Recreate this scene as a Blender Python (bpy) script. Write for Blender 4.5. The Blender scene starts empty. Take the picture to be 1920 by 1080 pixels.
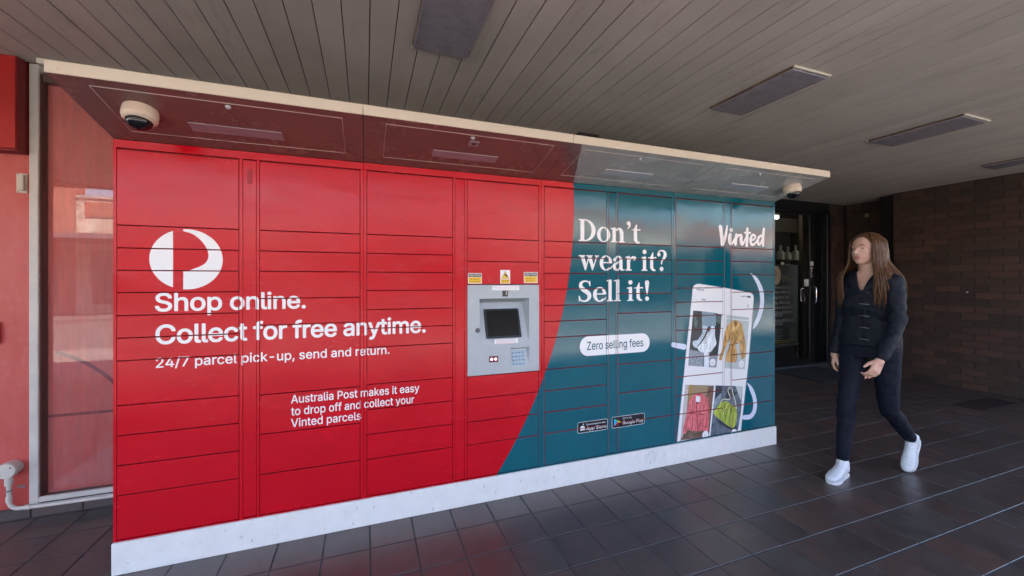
import bpy, bmesh, math, random, os
from mathutils import Vector, Matrix, noise
from mathutils.geometry import tessellate_polygon
random.seed(7)
SC = bpy.context.scene
COL = SC.collection
R = math.radians

# ------------------------------------------------------------------ camera, sky, sun, exposure
YAW = math.atan(275 / 748)
cam = bpy.data.cameras.new('camera')
cam.sensor_width = 36
cam.lens = 748 / 1920 * 36
cam.shift_y = -14 / 1920
cam.clip_start = 0.05
cam.clip_end = 2000
camo = bpy.data.objects.new('camera', cam)
camo.location = (0, 0, 1.353)
camo.rotation_euler = (R(90), 0, -YAW)
COL.objects.link(camo)
SC.camera = camo

w = bpy.data.worlds.new('World')
SC.world = w
w.use_nodes = True
nt = w.node_tree
bg = nt.nodes['Background']
sky = nt.nodes.new('ShaderNodeTexSky')
sky.sky_type = 'NISHITA'
sky.sun_disc = False
SUN_EL, SUN_AZ = R(51), R(36)          # sun high behind the shops, shining on the far side of the street
sky.sun_elevation = SUN_EL
sky.sun_rotation = SUN_AZ
sky.air_density = 1.0
sky.dust_density = 1.2
nt.links.new(sky.outputs[0], bg.inputs[0])
bg.inputs[1].default_value = 0.085
sun = bpy.data.lights.new('sun', 'SUN')
sun.energy = 5.0
sun.angle = R(0.53)
sun.color = (1.0, 0.93, 0.83)
suno = bpy.data.objects.new('sun', sun)
d = Vector((math.sin(SUN_AZ) * math.cos(SUN_EL), math.cos(SUN_AZ) * math.cos(SUN_EL), math.sin(SUN_EL)))
suno.rotation_euler = d.to_track_quat('Z', 'Y').to_euler()
suno.location = (0, 0, 30)
COL.objects.link(suno)
SC.view_settings.view_transform = 'Standard'
SC.view_settings.look = 'None'
SC.view_settings.exposure = 3.85
SC.view_settings.gamma = 1.0
SC.view_settings.use_curve_mapping = False
SC.cycles.use_denoising = True
SC.cycles.max_bounces = 8
SC.cycles.diffuse_bounces = 5
SC.cycles.glossy_bounces = 4
SC.cycles.transparent_max_bounces = 12
SC.cycles.sample_clamp_indirect = 6
SC.cycles.caustics_reflective = False

# ------------------------------------------------------------------ materials
MATS = {}

class N:
    """small node-graph helper"""
    def __init__(s, name):
        s.m = bpy.data.materials.new(name)
        s.m.use_nodes = True
        s.t = s.m.node_tree
        s.b = s.t.nodes['Principled BSDF']
        MATS[name] = s.m
    def n(s, typ, **kw):
        x = s.t.nodes.new(typ)
        for k, v in kw.items():
            setattr(x, k, v)
        return x
    def l(s, a, b):
        s.t.links.new(a, b)
    def pos(s):
        return s.n('ShaderNodeNewGeometry').outputs['Position']
    def noise(s, scale, detail=3, rough=0.5, vec=None, stretch=None):
        x = s.n('ShaderNodeTexNoise')
        x.inputs['Scale'].default_value = scale
        x.inputs['Detail'].default_value = detail
        x.inputs['Roughness'].default_value = rough
        v = vec or s.pos()
        if stretch:
            mp = s.n('ShaderNodeMapping')
            mp.inputs['Scale'].default_value = stretch
            s.l(v, mp.inputs[0])
            v = mp.outputs[0]
        s.l(v, x.inputs['Vector'])
        return x.outputs['Fac']
    def ramp(s, fac, stops):
        x = s.n('ShaderNodeValToRGB')
        e = x.color_ramp.elements
        while len(e) < len(stops):
            e.new(0.5)
        for k, (p, c) in enumerate(stops):
            e[k].position = p
            e[k].color = (c[0], c[1], c[2], 1) if isinstance(c, (tuple, list)) else (c, c, c, 1)
        s.l(fac, x.inputs[0])
        return x.outputs[0]
    def mix(s, fac, a, b, typ='MIX'):
        x = s.n('ShaderNodeMix', data_type='RGBA', blend_type=typ)
        for sock, v in ((x.inputs[0], fac), (x.inputs[6], a), (x.inputs[7], b)):
            if hasattr(v, 'is_output'):
                s.l(v, sock)
            elif isinstance(v, (tuple, list)):
                sock.default_value = (v[0], v[1], v[2], 1)
            else:
                sock.default_value = v
        return x.outputs[2]
    def math(s, op, a, b=None, c=None):
        x = s.n('ShaderNodeMath', operation=op)
        for k, v in enumerate((a, b, c)):
            if v is None:
                continue
            if hasattr(v, 'is_output'):
                s.l(v, x.inputs[k])
            else:
                x.inputs[k].default_value = v
        return x.outputs[0]
    def col(s, v):
        if hasattr(v, 'is_output'):
            s.l(v, s.b.inputs['Base Color'])
        else:
            s.b.inputs['Base Color'].default_value = (v[0], v[1], v[2], 1)
        return s
    def rough(s, v):
        if hasattr(v, 'is_output'):
            s.l(v, s.b.inputs['Roughness'])
        else:
            s.b.inputs['Roughness'].default_value = v
        return s
    def set(s, **kw):
        for k, v in kw.items():
            s.b.inputs[k.replace("_", " ")].default_value = v
        return s
    def bump(s, h, strength=0.2, dist=0.01):
        x = s.n('ShaderNodeBump')
        x.inputs['Strength'].default_value = strength
        x.inputs['Distance'].default_value = dist
        s.l(h, x.inputs['Height'])
        s.l(x.outputs[0], s.b.inputs['Normal'])
        return s

def simple(name, c, rough=0.5, var=0.08, scale=6, bump=0.0, bscale=60, metal=0.0, spec=None):
    g = N(name)
    f = g.noise(scale, 4, 0.6)
    lo = tuple(x * (1 - var) for x in c)
    hi = tuple(min(1, x * (1 + var)) for x in c)
    g.col(g.ramp(f, [(0.3, lo), (0.7, hi)])).rough(rough)
    g.set(Metallic=metal)
    if spec is not None:
        g.b.inputs['Specular IOR Level'].default_value = spec
    if bump:
        g.bump(g.noise(bscale, 3), bump, 0.002)
    return g.m

# printed colours of the locker wrap
PRINT = dict(white=(0.84, 0.84, 0.83), phone_edge=(0.62, 0.66, 0.72), pale_blue=(0.68, 0.74, 0.86),
    ui_grey=(0.42, 0.45, 0.48), ui_dark=(0.06, 0.07, 0.09), leaf_dark=(0.035, 0.045, 0.05), leaf_mid=(0.10, 0.15, 0.13),
    sky_grey=(0.24, 0.34, 0.40), gravel=(0.27, 0.31, 0.35), boot_white=(0.74, 0.80, 0.84), boot_shade=(0.55, 0.63, 0.69),
    coat_bg=(0.50, 0.56, 0.55), coat_tan=(0.58, 0.34, 0.11), coat_dark=(0.24, 0.12, 0.04), coat_light=(0.68, 0.44, 0.17),
    wood_brown=(0.16, 0.10, 0.07), wall_tan=(0.34, 0.25, 0.15), wood_yellow=(0.40, 0.25, 0.08), hall_pale=(0.55, 0.50, 0.47),
    rust_red=(0.34, 0.10, 0.06), pink_shell=(0.72, 0.16, 0.17), pink_dark=(0.30, 0.04, 0.06), pink_light=(0.85, 0.34, 0.32),
    slate=(0.12, 0.15, 0.18), slate_light=(0.25, 0.30, 0.34), slate_dark=(0.045, 0.055, 0.07), wall_pale=(0.55, 0.60, 0.56),
    strap_cream=(0.62, 0.62, 0.44), bag_green=(0.40, 0.47, 0.06), bag_dark=(0.15, 0.19, 0.03), bag_light=(0.60, 0.64, 0.18),
    badge_black=(0.008, 0.008, 0.012), teal_ink=(0.0, 0.09, 0.13), play_green=(0.02, 0.55, 0.20), play_blue=(0.02, 0.45, 0.80),
    play_red=(0.75, 0.05, 0.06), play_yellow=(0.85, 0.60, 0.02), caution_yellow=(0.80, 0.50, 0.02), caution_text=(0.45, 0.22, 0.01),
    caution_black=(0.035, 0.022, 0.01), note_red=(0.60, 0.25, 0.33), note_grey=(0.35, 0.30, 0.36))
for k, c in PRINT.items():
    g = N('print_' + k)
    if k in ('leaf_dark', 'gravel', 'leaf_mid'):
        f = g.noise(120, 2, 0.7)
        g.col(g.ramp(f, [(0.38, tuple(x * 0.5 for x in c)), (0.62, tuple(min(1, x * 1.6) for x in c))]))
    elif k in ('pink_shell', 'coat_tan', 'bag_green', 'boot_white', 'boot_shade', 'coat_light'):
        folds = g.noise(26, 4, 0.65, stretch=(1.6, 1, 0.5))
        g.col(g.ramp(folds, [(0.34, tuple(x * (0.78 if k.startswith('boot') else 0.5) for x in c)), (0.5, c), (0.66, tuple(min(1, x * 1.25 + 0.03) for x in c))]))
    elif k in ('slate', 'slate_light', 'wood_brown'):
        f = g.noise(22, 4, 0.7)
        g.col(g.ramp(f, [(0.3, tuple(x * 0.55 for x in c)), (0.7, tuple(min(1, x * 1.5) for x in c))]))
    elif k in ('hall_pale', 'pink_shell', 'coat_tan', 'coat_bg', 'sky_grey'):
        f = g.noise(25, 2, 0.6)
        g.col(g.ramp(f, [(0.3, tuple(x * 0.9 for x in c)), (0.7, tuple(min(1, x * 1.06) for x in c))]))
    else:
        g.col(c)
    g.rough(0.26)
    g.bump(g.noise(160, 2), 0.05, 0.001)

def wrap_material():
    """glossy printed wrap: one big red disc, teal beyond its edge"""
    g = N('locker_wrap')
    p = g.pos()
    sp = g.n('ShaderNodeSeparateXYZ')
    g.l(p, sp.inputs[0])
    dx = g.math('SUBTRACT', sp.outputs[0], -1.6215)
    dz = g.math('SUBTRACT', sp.outputs[2], 1.845)
    dist = g.math('SQRT', g.math('ADD', g.math('MULTIPLY', dx, dx), g.math('MULTIPLY', dz, dz)))
    teal = g.math('GREATER_THAN', dist, 2.9247)
    n1 = g.noise(3, 3, 0.6)
    red = g.ramp(n1, [(0.3, (0.51, 0.0006, 0.009)), (0.7, (0.57, 0.0010, 0.012))])
    tl = g.ramp(n1, [(0.3, (0.0, 0.095, 0.130)), (0.7, (0.0, 0.108, 0.145))])
    g.col(g.mix(teal, red, tl))
    smear = g.noise(5, 4, 0.65, stretch=(1, 1, 3))
    r0 = g.ramp(smear, [(0.35, 0.20), (0.7, 0.30)])
    r1 = g.ramp(smear, [(0.35, 0.07), (0.75, 0.15)])
    rr = g.mix(teal, r0, r1)
    g.l(rr, g.b.inputs['Roughness'])
    g.l(g.ramp(teal, [(0.0, 0.36), (1.0, 0.44)]), g.b.inputs['Specular IOR Level'])
    fine = g.noise(230, 2, 0.5)
    wave = g.noise(3.2, 2, 0.4)
    b1 = g.n('ShaderNodeBump')
    b1.inputs['Strength'].default_value = 0.10
    b1.inputs['Distance'].default_value = 0.0008
    g.l(fine, b1.inputs['Height'])
    b2 = g.n('ShaderNodeBump')
    b2.inputs['Strength'].default_value = 0.22
    b2.inputs['Distance'].default_value = 0.012
    g.l(wave, b2.inputs['Height'])
    g.l(b1.outputs[0], b2.inputs['Normal'])
    # every door hangs a hair out of true, so reflections break from one to the next
    oi = g.n('ShaderNodeObjectInfo')
    wn = g.n('ShaderNodeTexWhiteNoise', noise_dimensions='1D')
    g.l(oi.outputs['Random'], wn.inputs['W'])
    su = g.n('ShaderNodeVectorMath', operation='SUBTRACT')
    g.l(wn.outputs['Color'], su.inputs[0])
    su.inputs[1].default_value = (0.5, 0.5, 0.5)
    mu = g.n('ShaderNodeVectorMath', operation='MULTIPLY')
    g.l(su.outputs[0], mu.inputs[0])
    mu.inputs[1].default_value = (0.020, 0.0, 0.026)
    ad = g.n('ShaderNodeVectorMath', operation='ADD')
    g.l(b2.outputs[0], ad.inputs[0])
    g.l(mu.outputs[0], ad.inputs[1])
    nm = g.n('ShaderNodeVectorMath', operation='NORMALIZE')
    g.l(ad.outputs[0], nm.inputs[0])
    g.l(nm.outputs[0], g.b.inputs['Normal'])
    return g.m
wrap_material()

simple('red_powdercoat', (0.36, 0.004, 0.012), 0.4, 0.05)
simple('carcass_red', (0.20, 0.003, 0.008), 0.5, 0.05)

def plinth_mat():
    g = N('white_plinth_paint')
    d0 = g.noise(9, 5, 0.7)
    sc = g.noise(55, 2, 0.5, stretch=(1, 1, 0.4))
    base = g.ramp(d0, [(0.3, (0.78, 0.77, 0.73)), (0.62, (0.85, 0.84, 0.80))])
    spots = g.ramp(sc, [(0.27, (0.45, 0.45, 0.46)), (0.31, (1, 1, 1))])
    g.col(g.mix(0.6, base, g.mix(1.0, base, spots, 'MULTIPLY')))
    g.rough(0.42)
    g.bump(g.noise(30, 3), 0.08, 0.002)
plinth_mat()

def soffit_mat():
    g = N('canopy_soffit_metal')
    p = g.pos()
    sp = g.n('ShaderNodeSeparateXYZ')
    g.l(p, sp.inputs[0])
    # the red part of the wrap runs on over the soffit, its edge continuing the curve of the doors
    lim = g.math('MULTIPLY_ADD', sp.outputs[1], 0.42, 0.312)
    grey = g.math('GREATER_THAN', sp.outputs[0], lim)
    n1 = g.noise(4, 3, 0.6)
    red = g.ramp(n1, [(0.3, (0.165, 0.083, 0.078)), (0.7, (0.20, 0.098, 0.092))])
    gr = g.ramp(n1, [(0.3, (0.34, 0.35, 0.35)), (0.7, (0.42, 0.43, 0.42))])
    g.col(g.mix(grey, red, gr)).rough(g.ramp(g.noise(6, 4, 0.6), [(0.3, 0.18), (0.7, 0.32)]))
    g.b.inputs['Specular IOR Level'].default_value = 0.35
    g.bump(g.noise(9, 3), 0.04, 0.002)
soffit_mat()

def cream_mat():
    g = N('cream_trim_paint')
    st = g.noise(2.2, 5, 0.6)
    c = g.ramp(st, [(0.3, (0.61, 0.56, 0.46)), (0.7, (0.67, 0.62, 0.52))])
    c = g.mix(1.0, c, g.ramp(g.noise(30, 3, 0.7), [(0.24, 0.75), (0.34, 1.0)]), 'MULTIPLY')
    g.col(c).rough(0.5)
    g.bump(g.noise(60, 3), 0.1, 0.001)
cream_mat()

def board_mat():
    g = N('ceiling_board_paint')
    oi = g.n('ShaderNodeObjectInfo')
    n1 = g.noise(2.0, 5, 0.65)
    grime = g.noise(11, 4, 0.7, stretch=(1, 0.25, 1))
    a = g.ramp(n1, [(0.3, (0.48, 0.425, 0.385)), (0.7, (0.57, 0.51, 0.46))])
    b = g.ramp(oi.outputs['Random'], [(0.0, 0.93), (1.0, 1.04)])
    c = g.mix(1.0, a, b, 'MULTIPLY')
    d0 = g.ramp(grime, [(0.28, 0.72), (0.42, 1.0)])
    c = g.mix(0.7, c, g.mix(1.0, c, d0, 'MULTIPLY'))
    sp = g.noise(90, 1, 0.4)
    fly = g.ramp(sp, [(0.195, 0.3), (0.21, 1.0)])
    g.col(g.mix(1.0, c, fly, 'MULTIPLY')).rough(0.55)
    g.bump(g.noise(40, 3), 0.08, 0.002)
board_mat()
simple('groove_backing_timber', (0.10, 0.060, 0.045), 0.9)  # dark brown timber that shows in the gaps between the ceiling boards
simple('rusty_edge', (0.16, 0.085, 0.04), 0.8, 0.5, 30)

def diffuser_mat():
    g = N('light_diffuser_plastic')
    f = g.noise(14, 4, 0.7)
    g.col(g.ramp(f, [(0.3, (0.24, 0.215, 0.25)), (0.7, (0.33, 0.30, 0.34))])).rough(0.22)
    v = g.n('ShaderNodeTexVoronoi')
    v.inputs['Scale'].default_value = 70
    g.l(g.pos(), v.inputs['Vector'])
    g.bump(v.outputs['Distance'], 0.25, 0.003)
diffuser_mat()

def tile_mat():
    g = N('floor_tile_clay')
    p = g.pos()
    mp = g.n('ShaderNodeMapping')
    mp.inputs['Location'].default_value = (-1.131 + 0.2215 * 40, -2.135 + 0.2335 * 40, 0)
    g.l(p, mp.inputs[0])
    sn = g.n('ShaderNodeVectorMath', operation='DIVIDE')
    sn.inputs[1].default_value = (0.2215, 0.2335, 1)
    g.l(mp.outputs[0], sn.inputs[0])
    fl = g.n('ShaderNodeVectorMath', operation='FLOOR')
    g.l(sn.outputs[0], fl.inputs[0])
    wn = g.n('ShaderNodeTexWhiteNoise', noise_dimensions='2D')
    g.l(fl.outputs[0], wn.inputs['Vector'])
    a = g.ramp(wn.outputs['Value'], [(0.0, (0.064, 0.044, 0.040)), (0.4, (0.084, 0.051, 0.045)), (0.7, (0.072, 0.058, 0.053)), (1.0, (0.108, 0.058, 0.048))])
    n1 = g.noise(9, 6, 0.7)
    m = g.ramp(n1, [(0.3, 0.62), (0.6, 1.0), (0.8, 1.25)])
    c = g.mix(1.0, a, m, 'MULTIPLY')
    spk = g.noise(70, 2, 0.6)
    c = g.mix(1.0, c, g.ramp(spk, [(0.27, 0.6), (0.33, 1.0)]), 'MULTIPLY')
    dust = g.noise(1.6, 4, 0.6)
    c = g.mix(g.ramp(dust, [(0.45, 0.0), (0.75, 0.22)]), c, (0.11, 0.10, 0.095))
    g.col(c)
    r = g.noise(4.5, 5, 0.7)
    r2 = g.noise(26, 3, 0.6, stretch=(1, 0.25, 1))
    rr = g.mix(0.35, g.ramp(r, [(0.3, 0.24), (0.7, 0.46)]), g.ramp(r2, [(0.3, 0.25), (0.7, 0.50)]))
    g.l(rr, g.b.inputs['Roughness'])
    g.b.inputs['Specular IOR Level'].default_value = 1.0
    # each tile is laid a touch out of level, and its face is slightly worn
    b1 = g.n('ShaderNodeBump')
    b1.inputs['Strength'].default_value = 0.10
    b1.inputs['Distance'].default_value = 0.0015
    g.l(g.noise(18, 3, 0.5), b1.inputs['Height'])
    tilt = g.n('ShaderNodeVectorMath', operation='SUBTRACT')
    g.l(wn.outputs['Color'], tilt.inputs[0])
    tilt.inputs[1].default_value = (0.5, 0.5, 0.5)
    sc = g.n('ShaderNodeVectorMath', operation='MULTIPLY')
    g.l(tilt.outputs[0], sc.inputs[0])
    sc.inputs[1].default_value = (0.012, 0.012, 0)
    ad = g.n('ShaderNodeVectorMath', operation='ADD')
    g.l(b1.outputs[0], ad.inputs[0])
    g.l(sc.outputs[0], ad.inputs[1])
    nm = g.n('ShaderNodeVectorMath', operation='NORMALIZE')
    g.l(ad.outputs[0], nm.inputs[0])
    g.l(nm.outputs[0], g.b.inputs['Normal'])
tile_mat()
g = N('grout')
g.col(g.ramp(g.noise(14, 4, 0.7), [(0.3, (0.045, 0.050, 0.050)), (0.7, (0.105, 0.115, 0.115))])).rough(0.85)
g.b.inputs['Specular IOR Level'].default_value = 0.2
g.bump(g.noise(120, 3), 0.3, 0.002)

def brick_mat(name, lo, mid, hi, rnd=True):
    g = N(name)
    oi = g.n('ShaderNodeObjectInfo')
    wn = g.n('ShaderNodeTexWhiteNoise', noise_dimensions='1D')
    g.l(oi.outputs['Random'], wn.inputs['W'])
    a = g.ramp(wn.outputs['Value'] if rnd else g.noise(5, 1), [(0.0, lo), (0.5, mid), (1.0, hi)])
    n1 = g.noise(45, 5, 0.75, stretch=(1, 1, 2.2))
    c = g.mix(1.0, a, g.ramp(n1, [(0.3, 0.55), (0.7, 1.3)]), 'MULTIPLY')
    eff = g.noise(2.2, 5, 0.7)
    c = g.mix(g.ramp(eff, [(0.58, 0.0), (0.8, 0.14)]), c, (0.16, 0.15, 0.14))
    g.col(c).rough(0.72)
    g.bump(g.noise(50, 5, 0.7), 0.6, 0.004)
brick_mat('dark_brick', (0.045, 0.026, 0.019), (0.066, 0.036, 0.026), (0.095, 0.046, 0.032))
simple('dark_mortar', (0.052, 0.043, 0.037), 0.9, 0.3, 12, 0.4, 90)
simple('dark_brown_plain', (0.012, 0.008, 0.007), 0.6)

def red_wall_mat():
    g = N('red_wall_paint')
    n1 = g.noise(2.3, 5, 0.7, stretch=(2, 2, 0.5))
    n2 = g.noise(18, 4, 0.7)
    c = g.ramp(n1, [(0.3, (0.50, 0.055, 0.045)), (0.7, (0.58, 0.13, 0.115))])
    c = g.mix(g.ramp(n2, [(0.55, 0.0), (0.8, 0.25)]), c, (0.60, 0.26, 0.22))
    g.col(c).rough(0.38)
    g.bump(n2, 0.12, 0.003)
red_wall_mat()
simple('red_fascia', (0.42, 0.012, 0.010), 0.35, 0.06)
simple('white_frame_paint', (0.62, 0.60, 0.55), 0.45, 0.08, 10)
simple('brown_reveal', (0.11, 0.060, 0.050), 0.5, 0.2)

def film_mat():
    g = N('red_window_film')
    n1 = g.noise(3, 5, 0.7, stretch=(6, 1, 0.6))
    c = g.ramp(n1, [(0.3, (0.74, 0.12, 0.10)), (0.7, (0.80, 0.19, 0.165))])
    g.col(c).rough(0.6)
film_mat()
simple('film_dark_red', (0.30, 0.04, 0.05), 0.5)

def glass_mat(name, tint=(1, 1, 1), dust=0.05):
    g = N(name)
    t = g.t
    tr = g.n('ShaderNodeBsdfTransparent')
    tr.inputs[0].default_value = (*tint, 1)
    gl = g.n('ShaderNodeBsdfGlossy')
    gl.inputs['Roughness'].default_value = 0.012
    gl.inputs['Color'].default_value = (1, 1, 1, 1)
    df = g.n('ShaderNodeBsdfDiffuse')
    df.inputs['Color'].default_value = (0.60, 0.42, 0.38, 1)
    fr = g.n('ShaderNodeFresnel')
    fr.inputs['IOR'].default_value = 1.6
    bp = g.n('ShaderNodeBump')
    bp.inputs['Strength'].default_value = 0.15
    bp.inputs['Distance'].default_value = 0.006
    g.l(g.noise(1.6, 2, 0.4), bp.inputs['Height'])
    g.l(bp.outputs[0], gl.inputs['Normal'])
    m1 = g.n('ShaderNodeMixShader')
    g.l(fr.outputs[0], m1.inputs[0])
    g.l(tr.outputs[0], m1.inputs[1])
    g.l(gl.outputs[0], m1.inputs[2])
    m2 = g.n('ShaderNodeMixShader')
    st = g.noise(5, 5, 0.75, stretch=(9, 9, 0.7))
    g.l(g.ramp(st, [(0.42, dust * 0.4), (0.75, dust * 2.5)]), m2.inputs[0])
    g.l(m1.outputs[0], m2.inputs[1])
    g.l(df.outputs[0], m2.inputs[2])
    t.nodes.remove(g.b)
    g.l(m2.outputs[0], t.nodes['Material Output'].inputs['Surface'])
glass_mat('window_glass', (1, 1, 1), 0.09)
glass_mat('door_glass', (0.85, 0.88, 0.86), 0.008)

simple('terminal_grey_metal', (0.42, 0.46, 0.475), 0.42, 0.04, 20)
simple('screen_black', (0.006, 0.007, 0.008), 0.12, 0.1)
simple('bezel_black', (0.010, 0.010, 0.011), 0.3)
simple('steel_key', (0.28, 0.44, 0.58), 0.35, 0.1, metal=0.4)
simple('key_ink', (0.03, 0.05, 0.10), 0.5)
simple('lock_steel', (0.10, 0.11, 0.12), 0.35, metal=0.8)
simple('reader_window', (0.16, 0.015, 0.03), 0.15)
simple('camera_window', (0.035, 0.035, 0.03), 0.15)
g = N('reader_lamp_glow')
g.col((0.9, 0.2, 0.3)).set(Emission_Strength=1.4)
g.b.inputs['Emission Color'].default_value = (1.0, 0.28, 0.38, 1)
simple('cream_camera_plastic', (0.66, 0.56, 0.45), 0.4, 0.04)
simple('dome_tint', (0.008, 0.008, 0.010), 0.04)
simple('soffit_lens', (0.27, 0.20, 0.23), 0.25, 0.05)
simple('soffit_lens_clear', (0.42, 0.44, 0.48), 0.2, 0.05)
simple('soffit_line_metal', (0.55, 0.50, 0.46), 0.3, metal=0.3)
simple('pvc_white', (0.66, 0.62, 0.55), 0.4, 0.06, 14)
simple('pvc_shade', (0.55, 0.53, 0.50), 0.45)
simple('galvanised', (0.35, 0.34, 0.33), 0.4, 0.2, 40, metal=0.7)
simple('black_aluminium', (0.010, 0.010, 0.011), 0.35)
simple('threshold_metal', (0.10, 0.11, 0.12), 0.4, metal=0.5)
simple('chrome', (0.75, 0.75, 0.74), 0.15, metal=1.0)
simple('paper_white', (0.62, 0.66, 0.64), 0.6)
simple('salon_wall', (0.20, 0.17, 0.12), 0.8)
simple('salon_dark', (0.012, 0.010, 0.008), 0.7)
simple('salon_floor', (0.03, 0.03, 0.035), 0.3)
simple('timber_strip', (0.22, 0.17, 0.11), 0.7, 0.25, 20)
simple('sign_black', (0.006, 0.006, 0.007), 0.4)
simple('sign_frame', (0.20, 0.20, 0.20), 0.4, metal=0.5)
simple('sign_letter', (0.75, 0.72, 0.66), 0.6)
simple('sign_gold', (0.35, 0.28, 0.10), 0.6)
simple('blonde_hair_print', (0.75, 0.66, 0.52), 0.6, 0.25, 40)
simple('face_print', (0.55, 0.38, 0.30), 0.6)
simple('bottle_white', (0.50, 0.52, 0.45), 0.3)
simple('bottle_olive', (0.25, 0.26, 0.10), 0.3)
simple('carton_green', (0.20, 0.32, 0.03), 0.4)
simple('carton_blue', (0.03, 0.04, 0.20), 0.4)
simple('carton_red', (0.30, 0.03, 0.02), 0.4)
simple('castor_plastic', (0.5, 0.5, 0.48), 0.4)
g = N('door_mat_pile')
g.col(g.ramp(g.noise(60, 4, 0.8), [(0.3, (0.010, 0.011, 0.013)), (0.7, (0.022, 0.024, 0.028))])).rough(0.95)
g.bump(g.noise(150, 3), 0.8, 0.006)
simple('pit_cover_iron', (0.030, 0.020, 0.022), 0.55, 0.3, 30, 0.4, 120)
simple('concrete', (0.22, 0.21, 0.195), 0.85, 0.2, 3, 0.3, 60)
simple('road_asphalt', (0.12, 0.117, 0.112), 0.85, 0.2, 4, 0.4, 80)
simple('line_paint', (0.7, 0.7, 0.68), 0.6)

g = N('salon_lamp_glow')
g.col((0.8, 0.8, 0.75)).set(Emission_Strength=0.45)
g.b.inputs['Emission Color'].default_value = (1.0, 0.95, 0.85, 1)

def far_wall_mat():
    g = N('weathered_render')
    n1 = g.noise(0.9, 7, 0.8)
    n2 = g.noise(4, 5, 0.7)
    c = g.ramp(n1, [(0.40, (0.62, 0.56, 0.46)), (0.47, (0.44, 0.33, 0.25)), (0.52, (0.60, 0.52, 0.42)), (0.62, (0.70, 0.66, 0.58))])
    c = g.mix(1.0, c, g.ramp(n2, [(0.3, 0.7), (0.7, 1.1)]), 'MULTIPLY')
    g.col(c).rough(0.9)
far_wall_mat()
g = N('far_red_brick')
bk = g.n('ShaderNodeTexBrick')
bk.inputs['Color1'].default_value = (0.36, 0.11, 0.07, 1)
bk.inputs['Color2'].default_value = (0.28, 0.08, 0.05, 1)
bk.inputs['Mortar'].default_value = (0.34, 0.27, 0.22, 1)
bk.inputs['Scale'].default_value = 1.0
bk.inputs['Brick Width'].default_value = 0.24
bk.inputs['Row Height'].default_value = 0.086
bk.inputs['Mortar Size'].default_value = 0.008
mp = g.n('ShaderNodeMapping')
mp.inputs['Rotation'].default_value = (R(90), 0, 0)
g.l(g.pos(), mp.inputs[0])
g.l(mp.outputs[0], bk.inputs['Vector'])
g.col(bk.outputs['Color']).rough(0.9)
simple('far_awning_metal', (0.10, 0.11, 0.12), 0.6)
simple('far_shop_glass', (0.02, 0.022, 0.025), 0.1)
simple('parapet_metal', (0.38, 0.36, 0.33), 0.5)

# clothing and skin
g = N('skin')
g.col(g.ramp(g.noise(18, 4, 0.6), [(0.3, (0.50, 0.27, 0.19)), (0.7, (0.60, 0.35, 0.26))])).rough(0.5)
g.b.inputs['Subsurface Weight'].default_value = 0.08
g.b.inputs['Subsurface Radius'].default_value = (0.012, 0.004, 0.002)
g = N('brown_hair')
oi = g.n('ShaderNodeObjectInfo')
f = g.noise(190, 3, 0.7, stretch=(1, 1, 0.05))
g.col(g.ramp(f, [(0.3, (0.030, 0.014, 0.007)), (0.7, (0.15, 0.066, 0.026))])).rough(0.38)
g.b.inputs['Specular IOR Level'].default_value = 0.22
g = N('navy_jacket_cloth')
g.col(g.ramp(g.noise(35, 4, 0.7), [(0.3, (0.0032, 0.0042, 0.008)), (0.7, (0.008, 0.0105, 0.018))])).rough(0.62)
g.b.inputs['Specular IOR Level'].default_value = 0.2
g.bump(g.noise(14, 5, 0.65), 0.5, 0.02)
g = N('navy_trouser_cloth')
g.col(g.ramp(g.noise(60, 3, 0.7), [(0.3, (0.0020, 0.0032, 0.009)), (0.7, (0.005, 0.007, 0.017))])).rough(0.7).set(Specular_IOR_Level=0.2)
g.bump(g.noise(22, 4, 0.6), 0.35, 0.012)
simple('shoe_white', (0.66, 0.66, 0.68), 0.5, 0.04, 20)
simple('shoe_sole', (0.70, 0.70, 0.70), 0.6)
simple('lips', (0.42, 0.13, 0.11), 0.4)
simple('eye_white', (0.42, 0.36, 0.32), 0.3)
simple('eye_iris', (0.03, 0.02, 0.015), 0.2)
simple('button_silver', (0.22, 0.23, 0.25), 0.45, metal=0.6)

# ------------------------------------------------------------------ object helpers
def M(n):
    return MATS[n]

def mesh_obj(name, verts, faces, mats, parent=None, fm=None, smooth=False, kind=None):
    me = bpy.data.meshes.new(name)
    me.from_pydata([tuple(v) for v in verts], [], faces)
    for m_ in ([mats] if isinstance(mats, str) else mats):
        me.materials.append(M(m_))
    if fm:
        for p, k in zip(me.polygons, fm):
            p.material_index = k
    if smooth:
        for p in me.polygons:
            p.use_smooth = True
    me.update()
    o = bpy.data.objects.new(name, me)
    COL.objects.link(o)
    if parent:
        o.parent = parent
        o.matrix_parent_inverse = Matrix.Translation(-Vector(parent.location)) if parent.rotation_euler[:] == (0, 0, 0) else parent.matrix_world.inverted()
    if kind:
        o['kind'] = kind
    return o

def tag(o, label, cat, group=None):
    o['label'] = label
    o['category'] = cat
    if group:
        o['group'] = group
    return o

def thing(name, loc, label, cat, group=None):
    o = bpy.data.objects.new(name, None)
    o.empty_display_size = 0.1
    o.location = loc
    COL.objects.link(o)
    return tag(o, label, cat, group)

def structure(name, loc=(0, 0, 0)):
    o = bpy.data.objects.new(name, None)
    o.location = loc
    COL.objects.link(o)
    o['kind'] = 'structure'
    return o

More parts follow.
